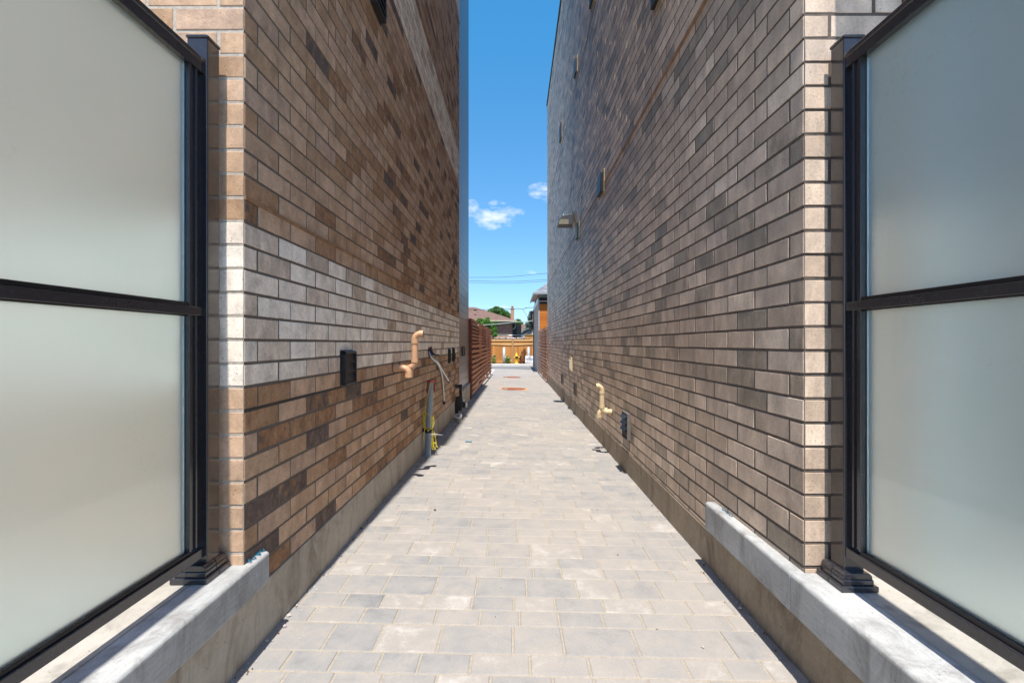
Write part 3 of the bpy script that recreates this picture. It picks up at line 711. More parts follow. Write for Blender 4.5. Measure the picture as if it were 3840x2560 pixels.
louver_left('louver_vent', 'narrow black vent on the left wall nearest the metal siding', 7.50, 7.60, 1.01, 1.225, .035, 3)
root = thing('vent_plate', 'slim brown vent plate on the taupe metal siding', 'wall vent', (XL, 8.95, 1.05))
m_ = MB(); ys = 8.93
for (a, b, c_, d) in ((ys, ys + .30, 1.055, 1.07), (ys, ys + .30, 1.225, 1.24), (ys, ys + .02, 1.07, 1.225), (ys + .28, ys + .30, 1.07, 1.225)): m_.box(XL - .02, XL + .022, a, b, c_, d)
under(root, m_.build('frame', M['flapbrown'])); m_ = MB(); m_.box(XL - .02, XL + .008, ys + .02, ys + .28, 1.07, 1.225); under(root, m_.build('louver', M['siding']))

def louver_right(label, y0, y1, z0, z1, proud=.03, tilt=0.0, n=4, fr='ventgrey', cream=False):
    root = thing('louver_vent', label, 'wall vent', (XR, (y0 + y1) / 2, z0))
    m_ = MB(); t = .014; x1, x0 = XR + .001, XR - proud
    m_.box(x0, x1, y0, y0 + t, z0, z1); m_.box(x0, x1, y1 - t, y1, z0, z1); m_.box(x0, x1, y0 + t, y1 - t, z0, z0 + t); m_.box(x0, x1, y0 + t, y1 - t, z1 - t, z1)
    under(root, m_.build('frame', M[fr], bevel=.003))
    h = (z1 - z0 - 2 * t) / n
    for i in range(n):
        m_ = MB(); za = z0 + t + i * h
        tl = tilt * (1 if i > 0 else .2)
        m_.prism([(x0 + .012, za + h), (x0 + .015, za + h), (x0 + .008 - tl, za + h * (.05 + .25 * (tilt > 0))), (x0 + .004 - tl, za + h * (.05 + .25 * (tilt > 0)))], 'y', y0 + t + .001, y1 - t - .001)
        under(root, m_.build('flap', M['blackplastic']))
    m_ = MB(); m_.box(XR - .004, XR + .002, y0 + t, y1 - t, z0 + t, z1 - t); under(root, m_.build('backing', M['black']))
    return root
louver_right('grey framed louver vent with open black flaps low on the right wall', 4.36, 4.58, .385, .640, .034, .030, 4)
louver_right('small framed vent low on the right wall below and beyond the cream box', 8.20, 8.40, .375, .600, .03, 0, 3, 'flapbrown')
louver_right('small framed vent low on the right wall, farthest and closest to the slatted gate', 10.45, 10.75, .385, .610, .03, 0, 3, 'flapbrown')
def hood(label, yn, yf, z0, z1, out):
    """vent hood: cream flange on the wall, dark box with grille facing the camera side"""
    out *= .5
    root = thing('vent_hood', label, 'vent hood', (XR, yn, z0), group='vent hoods on the right brick wall')
    m_ = MB(); m_.box(XR - .014, XR + .001, yn, yn + .05, z0 - .015, z1 + .015); m_.box(XR - .014, XR + .001, yf - .03, yf, z0 - .015, z1 + .015)
    m_.box(XR - .014, XR + .001, yn + .05, yf - .03, z1, z1 + .015); m_.box(XR - .014, XR + .001, yn + .05, yf - .03, z0 - .015, z0)
    under(root, m_.build('flange', M['cream'], bevel=.003))
    m_ = MB(); m_.prism([(XR, z0 + .004), (XR, z1 - .004), (XR - .04, z1 - .004), (XR - out, z0 + .10), (XR - out, z0 + .004)], 'y', yn + .052, yf - .032)
    under(root, m_.build('hood_box', M['blackplastic'], bevel=.003))
    m_ = MB()
    for i in range(5): 
        zz = z0 + .03 + i * (z1 - z0 - .06) / 5; m_.box(XR - out * .85, XR - .035, yn + .047, yn + .0515, zz, zz + .008)
        if i == 0: m_.box(XR - out * .60, XR - out * .60 + .004, yn + .046, yn + .0512, z0 + .03, z0 + .038 + 4 * (z1 - z0 - .06) / 5)
    under(root, m_.build('grille', M['cap']))
hood('cream flanged vent hood on the right wall straddling the orange joint line', 5.62, 5.95, 3.15, 3.40, .10)
hood('cream flanged dark vent hood on the right wall just before the wall lamp, below it', 7.82, 8.12, 3.09, 3.35, .075)
hood('pale edged vent hood high on the right wall beyond the middle joint line', 8.05, 8.35, 6.02, 6.28, .08)
hood('smallest vent hood high on the far part of the right wall', 10.7, 11.1, 6.05, 6.42, .08)
hood('dark vent hood cut by the top edge on the right wall, the farther one', 6.35, 6.62, 6.02, 6.25, .08)
hood('dark vent hood cut by the top edge on the right wall, nearest the camera', 3.40, 3.62, 3.86, 4.10, .08)
# cream outlet box
root = thing('outlet_box', 'cream outlet box on the far part of the right wall', 'outlet box', (XR, 8.9, .77))
m_ = MB(); m_.box(XR - .035, XR + .001, 8.78, 9.00, .775, 1.03); under(root, m_.build('plate', M['pvcR'], bevel=.006))
m_ = MB(); m_.box(XR - .05, XR - .035, 8.83, 8.95, .81, .99); under(root, m_.build('cover', M['white'], bevel=.006))
# wall lamp
root = thing('wall_lamp', 'grey wall lamp with a blue light sensor on top, on the right wall', 'wall lamp', (XR, 8.87, 3.5))
m_ = MB(); m_.prism([(XR, 3.53), (XR, 3.735), (XR - .06, 3.735), (XR - .20, 3.705), (XR - .262, 3.63), (XR - .283, 3.535), (XR - .27, 3.53)], 'y', 8.74, 9.02)
under(root, m_.build('housing', M['lampgrey'], bevel=.012, seg=3))
m_ = MB(); m_.prism([(XR - .08, 3.535), (XR - .265, 3.535), (XR - .262, 3.585), (XR - .235, 3.628), (XR - .08, 3.628)], 'y', 8.734, 8.741); under(root, m_.build('lens', M['lens']))
m_ = MB(); m_.lathe([(.030, 3.70), (.030, 3.735), (.026, 3.737), (.026, 3.765), (.022, 3.772)], XR - .165, 8.88, 16); under(root, m_.build('light_sensor', M['photocell']))
m_ = MB(); m_.box(XR - .012, XR + .001, 8.72, 9.04, 3.50, 3.76); under(root, m_.build('back_plate', M['lampgrey']))

def pipe_set(label, side, yA, yB, xA, xB, zA, zAt, tip, zB, zBe, mt, r=.0275):
    s = side; wall = XL if s < 0 else XR
    root = thing('vent_pipes', label, 'vent pipes', (wall, yA, zBe), group='plastic vent pipes on the alley walls')
    # riser: out of wall, up, out again
    rb = .05
    inn = Vector((s * 1.0, 0, 0))
    p = [Vector((wall + s * .02, yA, zA))]
    u = Vector((s, 0, 0))
    p += [Vector((xA + s * rb, yA, zA)) + Vector((0, 0, 0))]
    p += arc((xA + s * rb, yA, zA + rb), rb, -math.pi / 2, -math.pi, (s, 0, 0), (0, 0, 1), 8)[1:]
    p += [Vector((xA, yA, zA + rb + (zAt - zA) * k)) for k in (.25, .5)]
    p += arc((xA - s * rb, yA, zAt - rb), rb, 0, math.pi / 2, (s, 0, 0), (0, 0, 1), 8)
    p += [Vector((tip, yA, zAt))]
    m_ = MB(); m_.tube(p, r, 20, cap=False); o_ = m_.build('riser_pipe', mt); under(root, o_)
    # couplings
    for (a, b) in (((xA, yA, zA + rb - .006), (xA, yA, zA + rb + .036)), ((xA, yA, zAt - rb - .034), (xA, yA, zAt - rb + .006)), ((tip + s * .034, yA, zAt), (tip - s * .002, yA, zAt))):
        m_ = MB(); m_.tube([a, b], r + .0045, 20, cap=False); m_.tube([b, a], r + .001, 20, cap=False); c_ = m_.build('coupling', mt); under(root, c_)
    m_ = MB(); m_.tube([(tip + s * .03, yA, zAt), (tip + s * .028, yA, zAt)], r * .98, 20); under(root, m_.build('pipe_bore', M['black']))
    # outlet: out of the wall and down
    p = [Vector((wall + s * .02, yB, zB)), Vector((xB + s * rb, yB, zB))]
    p += arc((xB + s * rb, yB, zB - rb), rb, math.pi / 2, math.pi, (s, 0, 0), (0, 0, 1), 8)[1:]
    p += [Vector((xB, yB, zBe))]
    m_ = MB(); m_.tube(p, r, 20, cap=False); under(root, m_.build('outlet_pipe', mt))
    for (a, b) in (((xB, yB, zBe + .034), (xB, yB, zBe - .002)), ((wall + s * -.004, yB, zB), (wall - s * .055, yB, zB)), ((wall + s * -.004, yA, zA), (wall - s * .045, yA, zA))):
        m_ = MB(); m_.tube([a, b], r + .0045, 20, cap=False); m_.tube([b, a], r + .001, 20, cap=False); under(root, m_.build('coupling', mt))
    # mortar collar
    for (yy_, zz_) in ((yA, zA), (yB, zB)):
        m_ = MB()
        n = 18; prof = []
        for i in range(n):
            a = 2 * math.pi * i / n; rr = r + .012 + R.uniform(0, .008); prof.append((yy_ + rr * math.cos(a), zz_ + rr * math.sin(a)))
        m_.prism(prof if s < 0 else list(reversed(prof)), 'x', wall + s * .004, wall - s * .006)
        under(root, m_.build('mortar_collar', M['mortarL']))
pipe_set('peach plastic vent pipes bent up and down on the left wall at the pale band', -1, 4.08, 3.88, -.881, -.887, 1.088, 1.382, -.806, 1.094, 1.018, M['pvcL'])
pipe_set('beige plastic vent pipes bent up and down low on the right wall', 1, 5.20, 5.46, .969, .985, .535, .822, .905, .515, .435, M['pvcR'])

# flexible metal hoses
def hose(label, pts, n, r=.0155, endc=True, xx=-.955):
    root = thing('metal_hose', label, 'metal hose', tuple(pts[0]), group='ribbed metal hoses hanging from the left wall')
    P = []; 
    for i in range(n + 1):
        t = i / n * (len(pts) - 1); k = min(int(t), len(pts) - 2); f = t - k
        p0 = pts[max(k - 1, 0)]; p1 = pts[k]; p2 = pts[k + 1]; p3 = pts[min(k + 2, len(pts) - 1)]
        P.append(0.5 * ((2 * p1) + (p2 - p0) * f + (2 * p0 - 5 * p1 + 4 * p2 - p3) * f * f + (3 * p1 - p0 - 3 * p2 + p3) * f ** 3))
    rs_ = [r * (1 + .14 * math.sin(i * math.pi / 2)) for i in range(n + 1)]
    m_ = MB(); m_.tube(P, rs_, 12); under(root, m_.build('hose', M['steel']))
    m_ = MB(); d = (P[-1] - P[-4]).normalized()
    m_.tube([P[-1] - d * .01, P[-1] + d * .03, P[-1] + d * .035], [r * 1.35, r * 1.35, r * .8], 12); under(root, m_.build('end_fitting', M['blackplastic']))
    m_ = MB()
    for q in range(3):
        a = P[-1] + d * .02; m_.tube([a, a + d * .03 + Vector((R.uniform(-.02, .03), R.uniform(-.02, .03), 0)), a + d * .05 + Vector((R.uniform(-.02, .04), R.uniform(-.03, .03), -.01))], .0022, 6)
    under(root, m_.build('loose_wire', M['white']))
def PX(px, py, X): Y = X * F / (px - VX); return Pt(px, py, Y)
hose('shorter ribbed metal hose hanging from the left wall above the red topped pipe', [Vector((XL - .01, 5.56, 1.225)), PX(1622, 1338, -.985), PX(1641, 1358, -.96), PX(1660, 1392, -.95), PX(1681, 1428, -.945)], 120)
hose('longer ribbed metal hose hanging straight down the left wall', [Vector((XL - .01, 5.52, 1.21)), PX(1618, 1340, -.985), PX(1642, 1365, -.965), PX(1656, 1405, -.955), PX(1662, 1455, -.95), PX(1665, 1506, -.95)], 170)
root = thing('wall_conduit', 'black corrugated conduit stub poking out of a dark hole in the left wall', 'conduit', (XL, 5.55, 1.2))
m_ = MB(); m_.box(XL - .01, XL + .004, 5.44, 5.66, 1.165, 1.255); under(root, m_.build('hole', M['black']))
m_ = MB(); pp = [Vector((XL, 5.58, 1.235)), PX(1622, 1326, -.97), PX(1636, 1331, -.955), PX(1645, 1331, -.95)]; m_.tube(pp, [.012, .013, .012, .011], 10); under(root, m_.build('conduit', M['blackplastic']))
m_ = MB(); m_.box(XL, XL + .008, 5.60, 5.66, 1.21, 1.262); under(root, m_.build('red_flag', M['red']))

# grey pipe with rope
root = thing('grey_pipe', 'leaning grey plastic conduit pipe with a red taped top by the left wall', 'pipe', (-.945, 5.03, .06))
a = Vector((-.948, 5.04, gz(-.94, 5.03) - .01)); b = Vector((-.938, 5.16, .885))
def onp(t): return a.lerp(b, t)
m_ = MB(); m_.tube([a, b], .035, 24); under(root, m_.build('pipe', M['pvcG']))
m_ = MB()
nn = 26; z1 = 1.0
for i in range(nn):     # red tape skirt hanging over the rim
    t0, t1 = 2 * math.pi * i / nn, 2 * math.pi * (i + 1) / nn
    def rp(t, up, rr): c_ = onp(1.0); return (c_.x + rr * math.cos(t), c_.y + rr * math.sin(t), c_.z + up)
    long = .095 + .03 * math.sin(t0 * 2.3) + R.uniform(-.018, .018)
    if -math.pi * .62 + 2 * math.pi < t0 < 1.86 * math.pi: long *= .12
    rb_ = .039 + R.uniform(0, .016)
    m_.quad(rp(t0, -long, rb_), rp(t1, -long + R.uniform(-.01, .01), rb_), rp(t1, .003, .0365), rp(t0, .003, .0365)); m_.quad(rp(t0, .003, .0365), rp(t1, .003, .0365), rp(t1, .005, .0), rp(t0, .005, .0))
under(root, m_.build('red_tape', M['red']))
m_ = MB(); zc = .36
c0 = onp(.345); m_.tube([c0 - Vector((0, 0, .024)), c0 + Vector((0, 0, .024))], .0395, 24); m_.box(c0.x - .055, c0.x - .02, c0.y - .014, c0.y + .03, c0.z - .02, c0.z + .02); m_.box(c0.x + .02, c0.x + .052, c0.y - .012, c0.y + .03, c0.z - .014, c0.z + .022)
m_.box(XL + .004, c0.x - .02, c0.y + .0, c0.y + .02, c0.z - .02, c0.z + .02)
under(root, m_.build('clamp', M['blackplastic'], bevel=.003))
m_ = MB(); m_.tube([c0 + Vector((.002, -.0385, 0)), c0 + Vector((.002, -.044, 0))], .009, 14); under(root, m_.build('bolt', M['steel']))
rope = thing('yellow_rope', 'coiled yellow rope looped around the grey pipe', 'rope', tuple(onp(.5)))
def smooth(pts, n=60):
    P = []
    for i in range(n + 1):
        t = i / n * (len(pts) - 1); k = min(int(t), len(pts) - 2); f = t - k
        p0 = pts[max(k - 1, 0)]; p1 = pts[k]; p2 = pts[k + 1]; p3 = pts[min(k + 2, len(pts) - 1)]
        P.append(0.5 * ((2 * p1) + (p2 - p0) * f + (2 * p0 - 5 * p1 + 4 * p2 - p3) * f * f + (3 * p1 - p0 - 3 * p2 + p3) * f ** 3))
    return P
m_ = MB(); V = Vector
def rel(dx, dy, t): c_ = onp(t); return V((c_.x + dx * 1.12, c_.y + dy - (.006 if dy < -.018 else 0), c_.z))
loops = [
 [rel(.010, -.035, 1.0), rel(-.008, -.036, .86), rel(-.026, -.024, .74), rel(-.034, -.01, .6)],
 [rel(-.034, -.02, .62), rel(-.044, -.02, .52), rel(-.042, -.02, .42), rel(-.018, -.036, .385), rel(.02, -.036, .40), rel(.024, -.036, .47), rel(.006, -.037, .545), rel(-.022, -.036, .58), rel(-.04, -.02, .60)],
 [rel(-.05, -.02, .62), rel(-.055, -.02, .50), rel(-.045, -.025, .40), rel(-.01, -.042, .365), rel(.035, -.036, .375), rel(.052, -.02, .43), rel(.046, -.01, .50), rel(.034, .0, .53)],
 [rel(-.030, -.030, .62), rel(-.036, -.035, .50), rel(-.033, -.038, .38), rel(-.036, -.040, .30), rel(-.042, -.04, .23)],
 [rel(-.046, -.02, .62), rel(-.062, -.02, .56), rel(-.05, -.02, .48), rel(-.058, -.02, .42)],
 [rel(.030, -.01, .52), rel(.036, -.012, .44), rel(.042, -.01, .32), rel(.048, -.012, .22), rel(.060, -.012, .13), rel(.072, -.012, .095), rel(.080, -.012, .16), rel(.068, -.012, .26), rel(.055, -.012, .33)],
 [rel(.036, -.01, .34), rel(.045, -.015, .22), rel(.052, -.015, .12), rel(.064, -.015, .19), rel(.088, -.015, .14), rel(.100, -.015, .125)],
 [rel(.032, -.01, .34), rel(.036, -.015, .2), rel(.042, -.015, .11), rel(.056, -.015, .10)]]
for L_ in loops: m_.tube(smooth(L_, 36), .0038, 8)
under(rope, m_.build('rope', M['rope']))
m_ = MB()
c1 = onp(.285)
m_.tube(smooth([c1 + V((-.03, -.012, 0)), c1 + V((0, -.032, -.002)), c1 + V((.04, -.02, -.004)), c1 + V((.03, -.018, -.004))], 14), .0022, 6); m_.tube([c1 + V((.02, -.03, .012)), c1 + V((.16, -.05, .008))], .0024, 6); m_.tube([c1 + V((.02, -.03, .014)), c1 + V((.11, -.06, .022))], .0022, 6)
under(rope, m_.build('cable_tie', M['white']))

# gas regulator assembly
root = thing('gas_regulator', 'black gas pipe and regulator standing at the left wall before the cedar screen', 'gas regulator', (-.93, 7.85, .04))
gx, gy = -.925, 7.85
m_ = MB(); m_.tube([(XL - .01, gy, .575), (gx + .02, gy, .575)], .026, 14); m_.tube([(gx - .035, gy, .575), (gx + .03, gy, .575)], .034, 14)
m_.tube([(gx + .005, gy, .575), (gx + .005, gy, .40)], .024, 14); under(root, m_.build('inlet_pipe', M['blackplastic']))
m_ = MB(); m_.box(gx - .075, gx + .035, gy - .05, gy + .05, .17, .405); m_.box(gx - .09, gx - .02, gy - .045, gy + .045, .07, .30); under(root, m_.build('meter_body', M['blackplastic'], bevel=.012))
m_ = MB(); m_.tube([(gx + .03, gy, .265), (gx + .075, gy, .265)], .055, 18); m_.tube([(gx + .075, gy, .265), (gx + .095, gy, .265)], .04, 18); under(root, m_.build('regulator', M['blackplastic']))
m_ = MB(); m_.tube([(gx + .095, gy, .265), (gx + .11, gy, .265)], .048, 12); m_.tube([(gx + .05, gy - .02, .32), (gx + .05, gy - .02, .36)], .022, 12); m_.tube([(gx + .10, gy - .03, .30), (gx + .10, gy - .03, .23)], .007, 8); under(root, m_.build('steel_fitting', M['steel']))
root = thing('drain_pipe_cap', 'upright pale pipe end with a slotted white grille beside the gas regulator', 'pipe end', (-.92, 7.35, .04))
dx_, dy_ = -.893, 7.30; g0 = gz(dx_, dy_)
ax = Vector((0, -.42, 1)).normalized()
m_ = MB(); p0 = Vector((dx_, dy_ + .03, g0 - .02)); p1 = p0 + ax * .13; m_.tube([p0, p1], .056, 28); under(root, m_.build('pipe', M['ledgetop']))
m_ = MB(); m_.tube([p1 - ax * .008, p1 + ax * .004], .060, 28); oc = m_.build('grille', M['white']); under(root, oc)
m_ = MB(); side = Vector((1, 0, 0)); fw = ax.cross(side).normalized()
for i in range(-3, 4):
    h = math.sqrt(max(.0001, .048 ** 2 - (i * .0125) ** 2)); d1 = (side * .75 + fw * .66).normalized(); d2 = ax.cross(d1).normalized()
    mt = Matrix((d1, d2, ax)).transposed().to_4x4(); mt.translation = p1 + ax * .0045 + d2 * i * .0125
    m_.obox(mt, 2 * h, .0058, .002)
under(root, m_.build('slots', M['ink']))

# ================================================================= SLATTED FENCES
def slat_fence(s, X, y0, y1, label, mt, ztop, zend, posts):
    root = thing('slat_fence', label, 'slat fence', (X, y0, 0))
    rows = []; z = ztop
    for i in range(7): rows.append((z - .050, z)); z -= .0835
    while z > zend + .05: rows.append((z - .079, z)); z -= .117
    rows = [(max(a, zend), b) for a, b in rows]
    pan = list(zip(posts[:-1], posts[1:]))
    for (ya, yb) in pan:
        m_ = MB()
        for (za, zb_) in rows:
            if zb_ - za < .02: continue
            wob = [R.uniform(-.010, .010) for _ in range(4)]; xo = [R.uniform(-.004, .004) for _ in range(4)]
            c = (R.random(), R.random(), 0); n = 5; base_ = len(m_.v)
            for i in range(n):
                t = i / (n - 1); yy_ = ya + .003 + (yb - ya - .006) * t; w = wob[min(3, i)] * (1 if 0 < i < n - 1 else .4); xx_ = xo[min(3, i)]
                for (dx_, dz_) in ((0, za + w), (s * -.019, za + w), (s * -.019, zb_ + w), (0, zb_ + w)): m_.v.append((X + dx_ + xx_, yy_, dz_))
            for i in range(n - 1):
                for q in range(4):
                    a_, b_ = base_ + i * 4 + q, base_ + i * 4 + (q + 1) % 4
                    m_.face((a_, b_, b_ + 4, a_ + 4), 0, c)
            m_.face((base_, base_ + 3, base_ + 2, base_ + 1), 0, c); e = base_ + (n - 1) * 4; m_.face((e, e + 1, e + 2, e + 3), 0, c)
        under(root, m_.build('slat_panel', mt))
    m_ = MB()
    zz = zend + .02
    while zz < ztop - .1:
        hh = .105; m_.box(min(X + s * .097, X + s * .115), max(X + s * .097, X + s * .115), y0 + .05, y1, zz, min(zz + hh, ztop - .02), 0, (R.random(), R.random(), 0)); zz += hh + .004
    under(root, m_.build('dark_gap_backing', M['gapshade']))  # added backing, stands for the shade seen between the slats
    for yp in posts:
        m_ = MB(); m_.box(min(X + s * .021, X + s * .095), max(X + s * .021, X + s * .095), yp - .0 if yp == posts[0] else yp - .045, yp + .075 if yp == posts[0] else yp + .045, zend - .08, ztop + .004)
        under(root, m_.build('post', M['post'], bevel=.003))
    m_ = MB(); m_.box(min(X - s * .0, X + s * .096), max(X - s * .0, X + s * .096), y0 - .022, y0 - .001, zend - .06, ztop + .004); under(root, m_.build('end_board', M['post'], bevel=.002))
    return root
slat_fence(-1, -.98, 10.46, 19.05, 'red brown cedar slat fence on the left of the alley', M['slat'], 1.853, .112, [10.46, 13.9, 17.2, 19.05])
slat_fence(1, 1.066, 15.72, 21.26, 'weathered cedar slat fence on the right between the brick walls', M['slatR'], 1.858, .02, [15.72, 18.4, 21.2])

# ================================================================= RIGHT FAR BUILDING
root = thing('far_building', 'building with orange wood cladding and grey hip roof beyond the right fence', 'building', (3, 23, 0))
m_ = MB(); m_.box(1.062, 9, 21.3, 26.4, -.17, 3.27); under(root, m_.build('brick_wall', M['gbrick']))
m_ = MB(); z = -.05; 
while z < 3.1: m_.box(1.115, 6, 21.262, 21.299, z, min(z + .138, 3.1), 0, (R.random(), R.random(), 0)); z += .142
under(root, m_.build('wood_cladding', M['orangewood']))
m_ = MB(); m_.box(1.056, 1.115, 21.25, 21.31, -.1, 3.3); under(root, m_.build('corner_trim', M['greywall']))
m_ = MB(); m_.box(1.03, 1.064, 21.2, 26.5, 3.15, 3.36); under(root, m_.build('side_flashing', M['sidingblue']))
m_ = MB(); m_.box(1.064, 6.5, 21.20, 21.26, 3.20, 3.235); under(root, m_.build('front_flashing', M['white']))
m_ = MB(); m_.box(1.12, 6.5, 21.24, 21.35, 3.235, 3.39); m_.box(1.12, 6.5, 21.22, 21.26, 3.10, 3.20); under(root, m_.build('recess', M['cap']))
m_ = MB(); m_.box(1.075, 8, 21.4, 25.9, 3.27, 3.62, 0); under(root, m_.build('upper_wall', M['dbrick']))
m_ = MB(); z = 3.39
while z < 3.60: m_.prism([(21.38, z), (21.362, z + .002), (21.375, z + .075), (21.38, z + .075)], 'x', 1.08, 7.5); z += .076
under(root, m_.build('upper_siding', M['sidingblue']))
ex0, ey0, ey1, ez = .845, 21.0, 25.6, 3.60
m_ = MB(); k = .78; hr = 3.4; rx = ex0 + 2.3
m_.v += [(ex0, ey0, ez), (9, ey0, ez), (9, ey1, ez), (ex0, ey1, ez), (ex0 + 2.3, (ey0 + ey1) / 2, ez + 2.3 * k), (9, (ey0 + ey1) / 2, ez + 2.3 * k)]
for q in ((0, 1, 5, 4), (1, 2, 5), (3, 4, 5, 2), (0, 4, 3)): m_.face(q)
under(root, m_.build('roof', M['roofgrey']))
m_ = MB(); m_.box(ex0 + .02, 9, ey0 + .02, ey1 - .02, ez - .03, ez - .004); under(root, m_.build('soffit', M['soffit']))
m_ = MB(); m_.box(ex0 - .03, 9, ey0 - .05, ey0 + .02, ez - .09, ez + .012); m_.box(ex0 - .03, ex0 + .02, ey0 + .02, ey1, ez - .09, ez + .012); under(root, m_.build('gutter', M['greywall'], bevel=.01))
m_ = MB(); m_.tube([(1.05, 26.3, 3.2), (1.05, 26.3, .0)], .045, 10); under(root, m_.build('downspout', M['dbrick']))
m_ = MB(); m_.box(.99, 1.05, 26.38, 26.5, 2.5, 2.95); under(root, m_.build('wall_box', M['cream'], bevel=.01))

# ================================================================= CEDAR BOUNDARY FENCE
root = thing('cedar_fence', 'golden cedar board fence with arched trim across the end of the alley', 'fence', (0, 29.9, 0))
FY = 29.9
def zy(y, Y=FY): return CZ - (y - VY) / F * Y
ztp = zy(1272)
m_ = MB(); x = -9.0
while x < 9: w = .14; m_.box(x, x + w - .004, FY, FY + .02, .05, ztp - .03, 0, (R.random(), R.random(), 0)); x += w
under(root, m_.build('board_panel', M['cedar']))
px_ = (1922.5 - VX) / F * FY
for i in range(-4, 5):
    xp = px_ + i * 2.55
    if abs(xp) > 8: continue
    m_ = MB(); m_.box(xp - .065, xp + .065, FY - .07, FY - .001, .0, ztp + .02); under(root, m_.build('post', M['cedarpost'], bevel=.006))
    m_ = MB(); m_.box(xp + .066, xp + 2.484, FY - .05, FY - .001, zy(1278.5), zy(1272.5), 0, (R.random(), 0, 0)); under(root, m_.build('top_rail', M['cedarlight']))
    m_ = MB(); n = 12; base_ = 0   # arched trim
    for q in range(n + 1):
        t = q / n; xx_ = xp + .066 + (2.418) * t; arch = .045 * (1 - math.cos(2 * math.pi * t)) / 2
        for (yv, zv) in ((FY - .035, zy(1285.8)), (FY - .001, zy(1285.8)), (FY - .001, zy(1294.6) + arch), (FY - .035, zy(1294.6) + arch)): m_.v.append((xx_, yv, zv))
    for q in range(n):
        for e in range(4): a_, b_ = q * 4 + e, q * 4 + (e + 1) % 4; m_.face((a_, b_, b_ + 4, a_ + 4))
    m_.face((0, 3, 2, 1)); m_.face((n * 4, n * 4 + 1, n * 4 + 2, n * 4 + 3))
    under(root, m_.build('arched_trim', M['cedarlight']))
    m_ = MB(); m_.box(xp + .066, xp + 2.484, FY - .03, FY - .001, .04, .20, 0, (R.random(), 0, 0)); under(root, m_.build('kick_board', M['cedar']))

# ================================================================= ROADSIDE OBJECTS
def bollard(px, ytop, Y, label):
    root = thing('bollard', label, 'bollard', ((px - VX) / F * Y, Y, .03), group='pale grey bollards along the kerb')
    x = (px - VX) / F * Y; zt = zy(ytop, Y); r = .0755
    m_ = MB(); m_.lathe([(r, .02), (r, zt - .02)], x, Y, 20); under(root, m_.build('post', M['bollard']))
    m_ = MB(); m_.lathe([(r + .002, zt - .02), (r * .9, zt + .005), (r * .5, zt + .02), (.01, zt + .024)], x, Y, 20); under(root, m_.build('cap', M['white']))
bollard(1890.2, 1303.5, 28.62, 'pale grey bollard left of the white flowers and hydrant')
bollard(1982.2, 1302, 28.75, 'pale grey bollard behind the white sign')
# hydrant
hx = (1937.2 - VX) / F * 28.7; hy = 28.7; zb0 = .04
root = thing('fire_hydrant', 'yellow fire hydrant with a black centre cap in front of the cedar fence', 'fire hydrant', (hx, hy, zb0))
m_ = MB(); m_.lathe([(.13, .03), (.13, .07), (.095, .075), (.09, .12), (.088, .44), (.095, .45), (.095, .50)], hx, hy, 20); under(root, m_.build('barrel', M['hydrant']))
m_ = MB(); m_.lathe([(.115, .50), (.118, .525), (.085, .535), (.075, .58), (.05, .65), (.028, .675), (.026, .72), (.008, .725)], hx, hy, 20); under(root, m_.build('bonnet', M['hydrant']))
for sgn in (-1, 1):
    m_ = MB(); m_.tube([(hx + sgn * .08, hy, .43), (hx + sgn * .135, hy, .43), (hx + sgn * .137, hy, .43), (hx + sgn * .165, hy, .43), (hx + sgn * .168, hy, .43), (hx + sgn * .20, hy, .43)], [.035, .035, .045, .045, .016, .014], 14); under(root, m_.build('side_nozzle', M['hydrant']))
m_ = MB(); m_.tube([(hx, hy - .07, .43), (hx, hy - .125, .43), (hx, hy - .13, .43)], [.07, .07, .05], 18); m_.tube([(hx, hy - .13, .43), (hx, hy - .155, .43)], .018, 8); under(root, m_.build('pumper_cap', M['black']))

def leaves(mb_, cx, cy, cz, rx, ry, rz, n, size, shell=.5, mi=0, hb=0.0):
    for _ in range(n):
        while True:
            p = Vector((R.uniform(-1, 1), R.uniform(-1, 1), R.uniform(-1, 1)))
            if p.length <= 1 and R.random() < (shell + (1 - shell) * p.length ** 2): break
        q = Vector((cx + p.x * rx, cy + p.y * ry, cz + p.z * rz))
        a = Vector((R.gauss(0, 1), R.gauss(0, 1), R.gauss(0, 1))).normalized(); b = a.cross(Vector((R.gauss(0, 1), R.gauss(0, 1), R.gauss(0, 1)))).normalized()
        s = size * R.uniform(.6, 1.3); k = len(mb_.v)
        mb_.v += [tuple(q - a * s), tuple(q + b * s * .5), tuple(q + a * s), tuple(q - b * s * .5)]
        mb_.face((k, k + 1, k + 2, k + 3), mi, (min(1, max(0, R.gauss(.45, .25))), 0, 0))
def shrub(name, label, cat, px, Y, z0, z1, w, n, size, mt, flowers=0, fl=None, stems=5, top_heavy=False):
    x = (px - VX) / F * Y
    root = thing(name, label, cat, (x, Y, z0))
    m_ = MB(); h = z1 - z0
    for i in range(9):
        t = (i + .5) / 9; ww = w * (math.sin(math.pi * (t * .8 + .15)) * .8 + .2) * .5
        leaves(m_, x + R.uniform(-.2, .2) * w * .5, Y + R.uniform(-.05, .05), z0 + t * h, ww, ww * .8, h * .13, n // 9, size)
    under(root, m_.build('foliage', mt))
    m_ = MB()
    for i in range(stems): m_.tube([(x + R.uniform(-.03, .03), Y, z0 - .05), (x + R.uniform(-.4, .4) * w * .6, Y + R.uniform(-.05, .05), z0 + h * .85)], [.007, .003], 5)
    under(root, m_.build('stems', M['bark']))
    for (fx, fy, fr) in (fl or []):
        m_ = MB(); c_ = Pt(fx, fy, Y - .12); leaves(m_, c_.x, c_.y, c_.z, fr, fr, fr * .8, 40, fr * .45, .8); under(root, m_.build('flower', M['petal']))
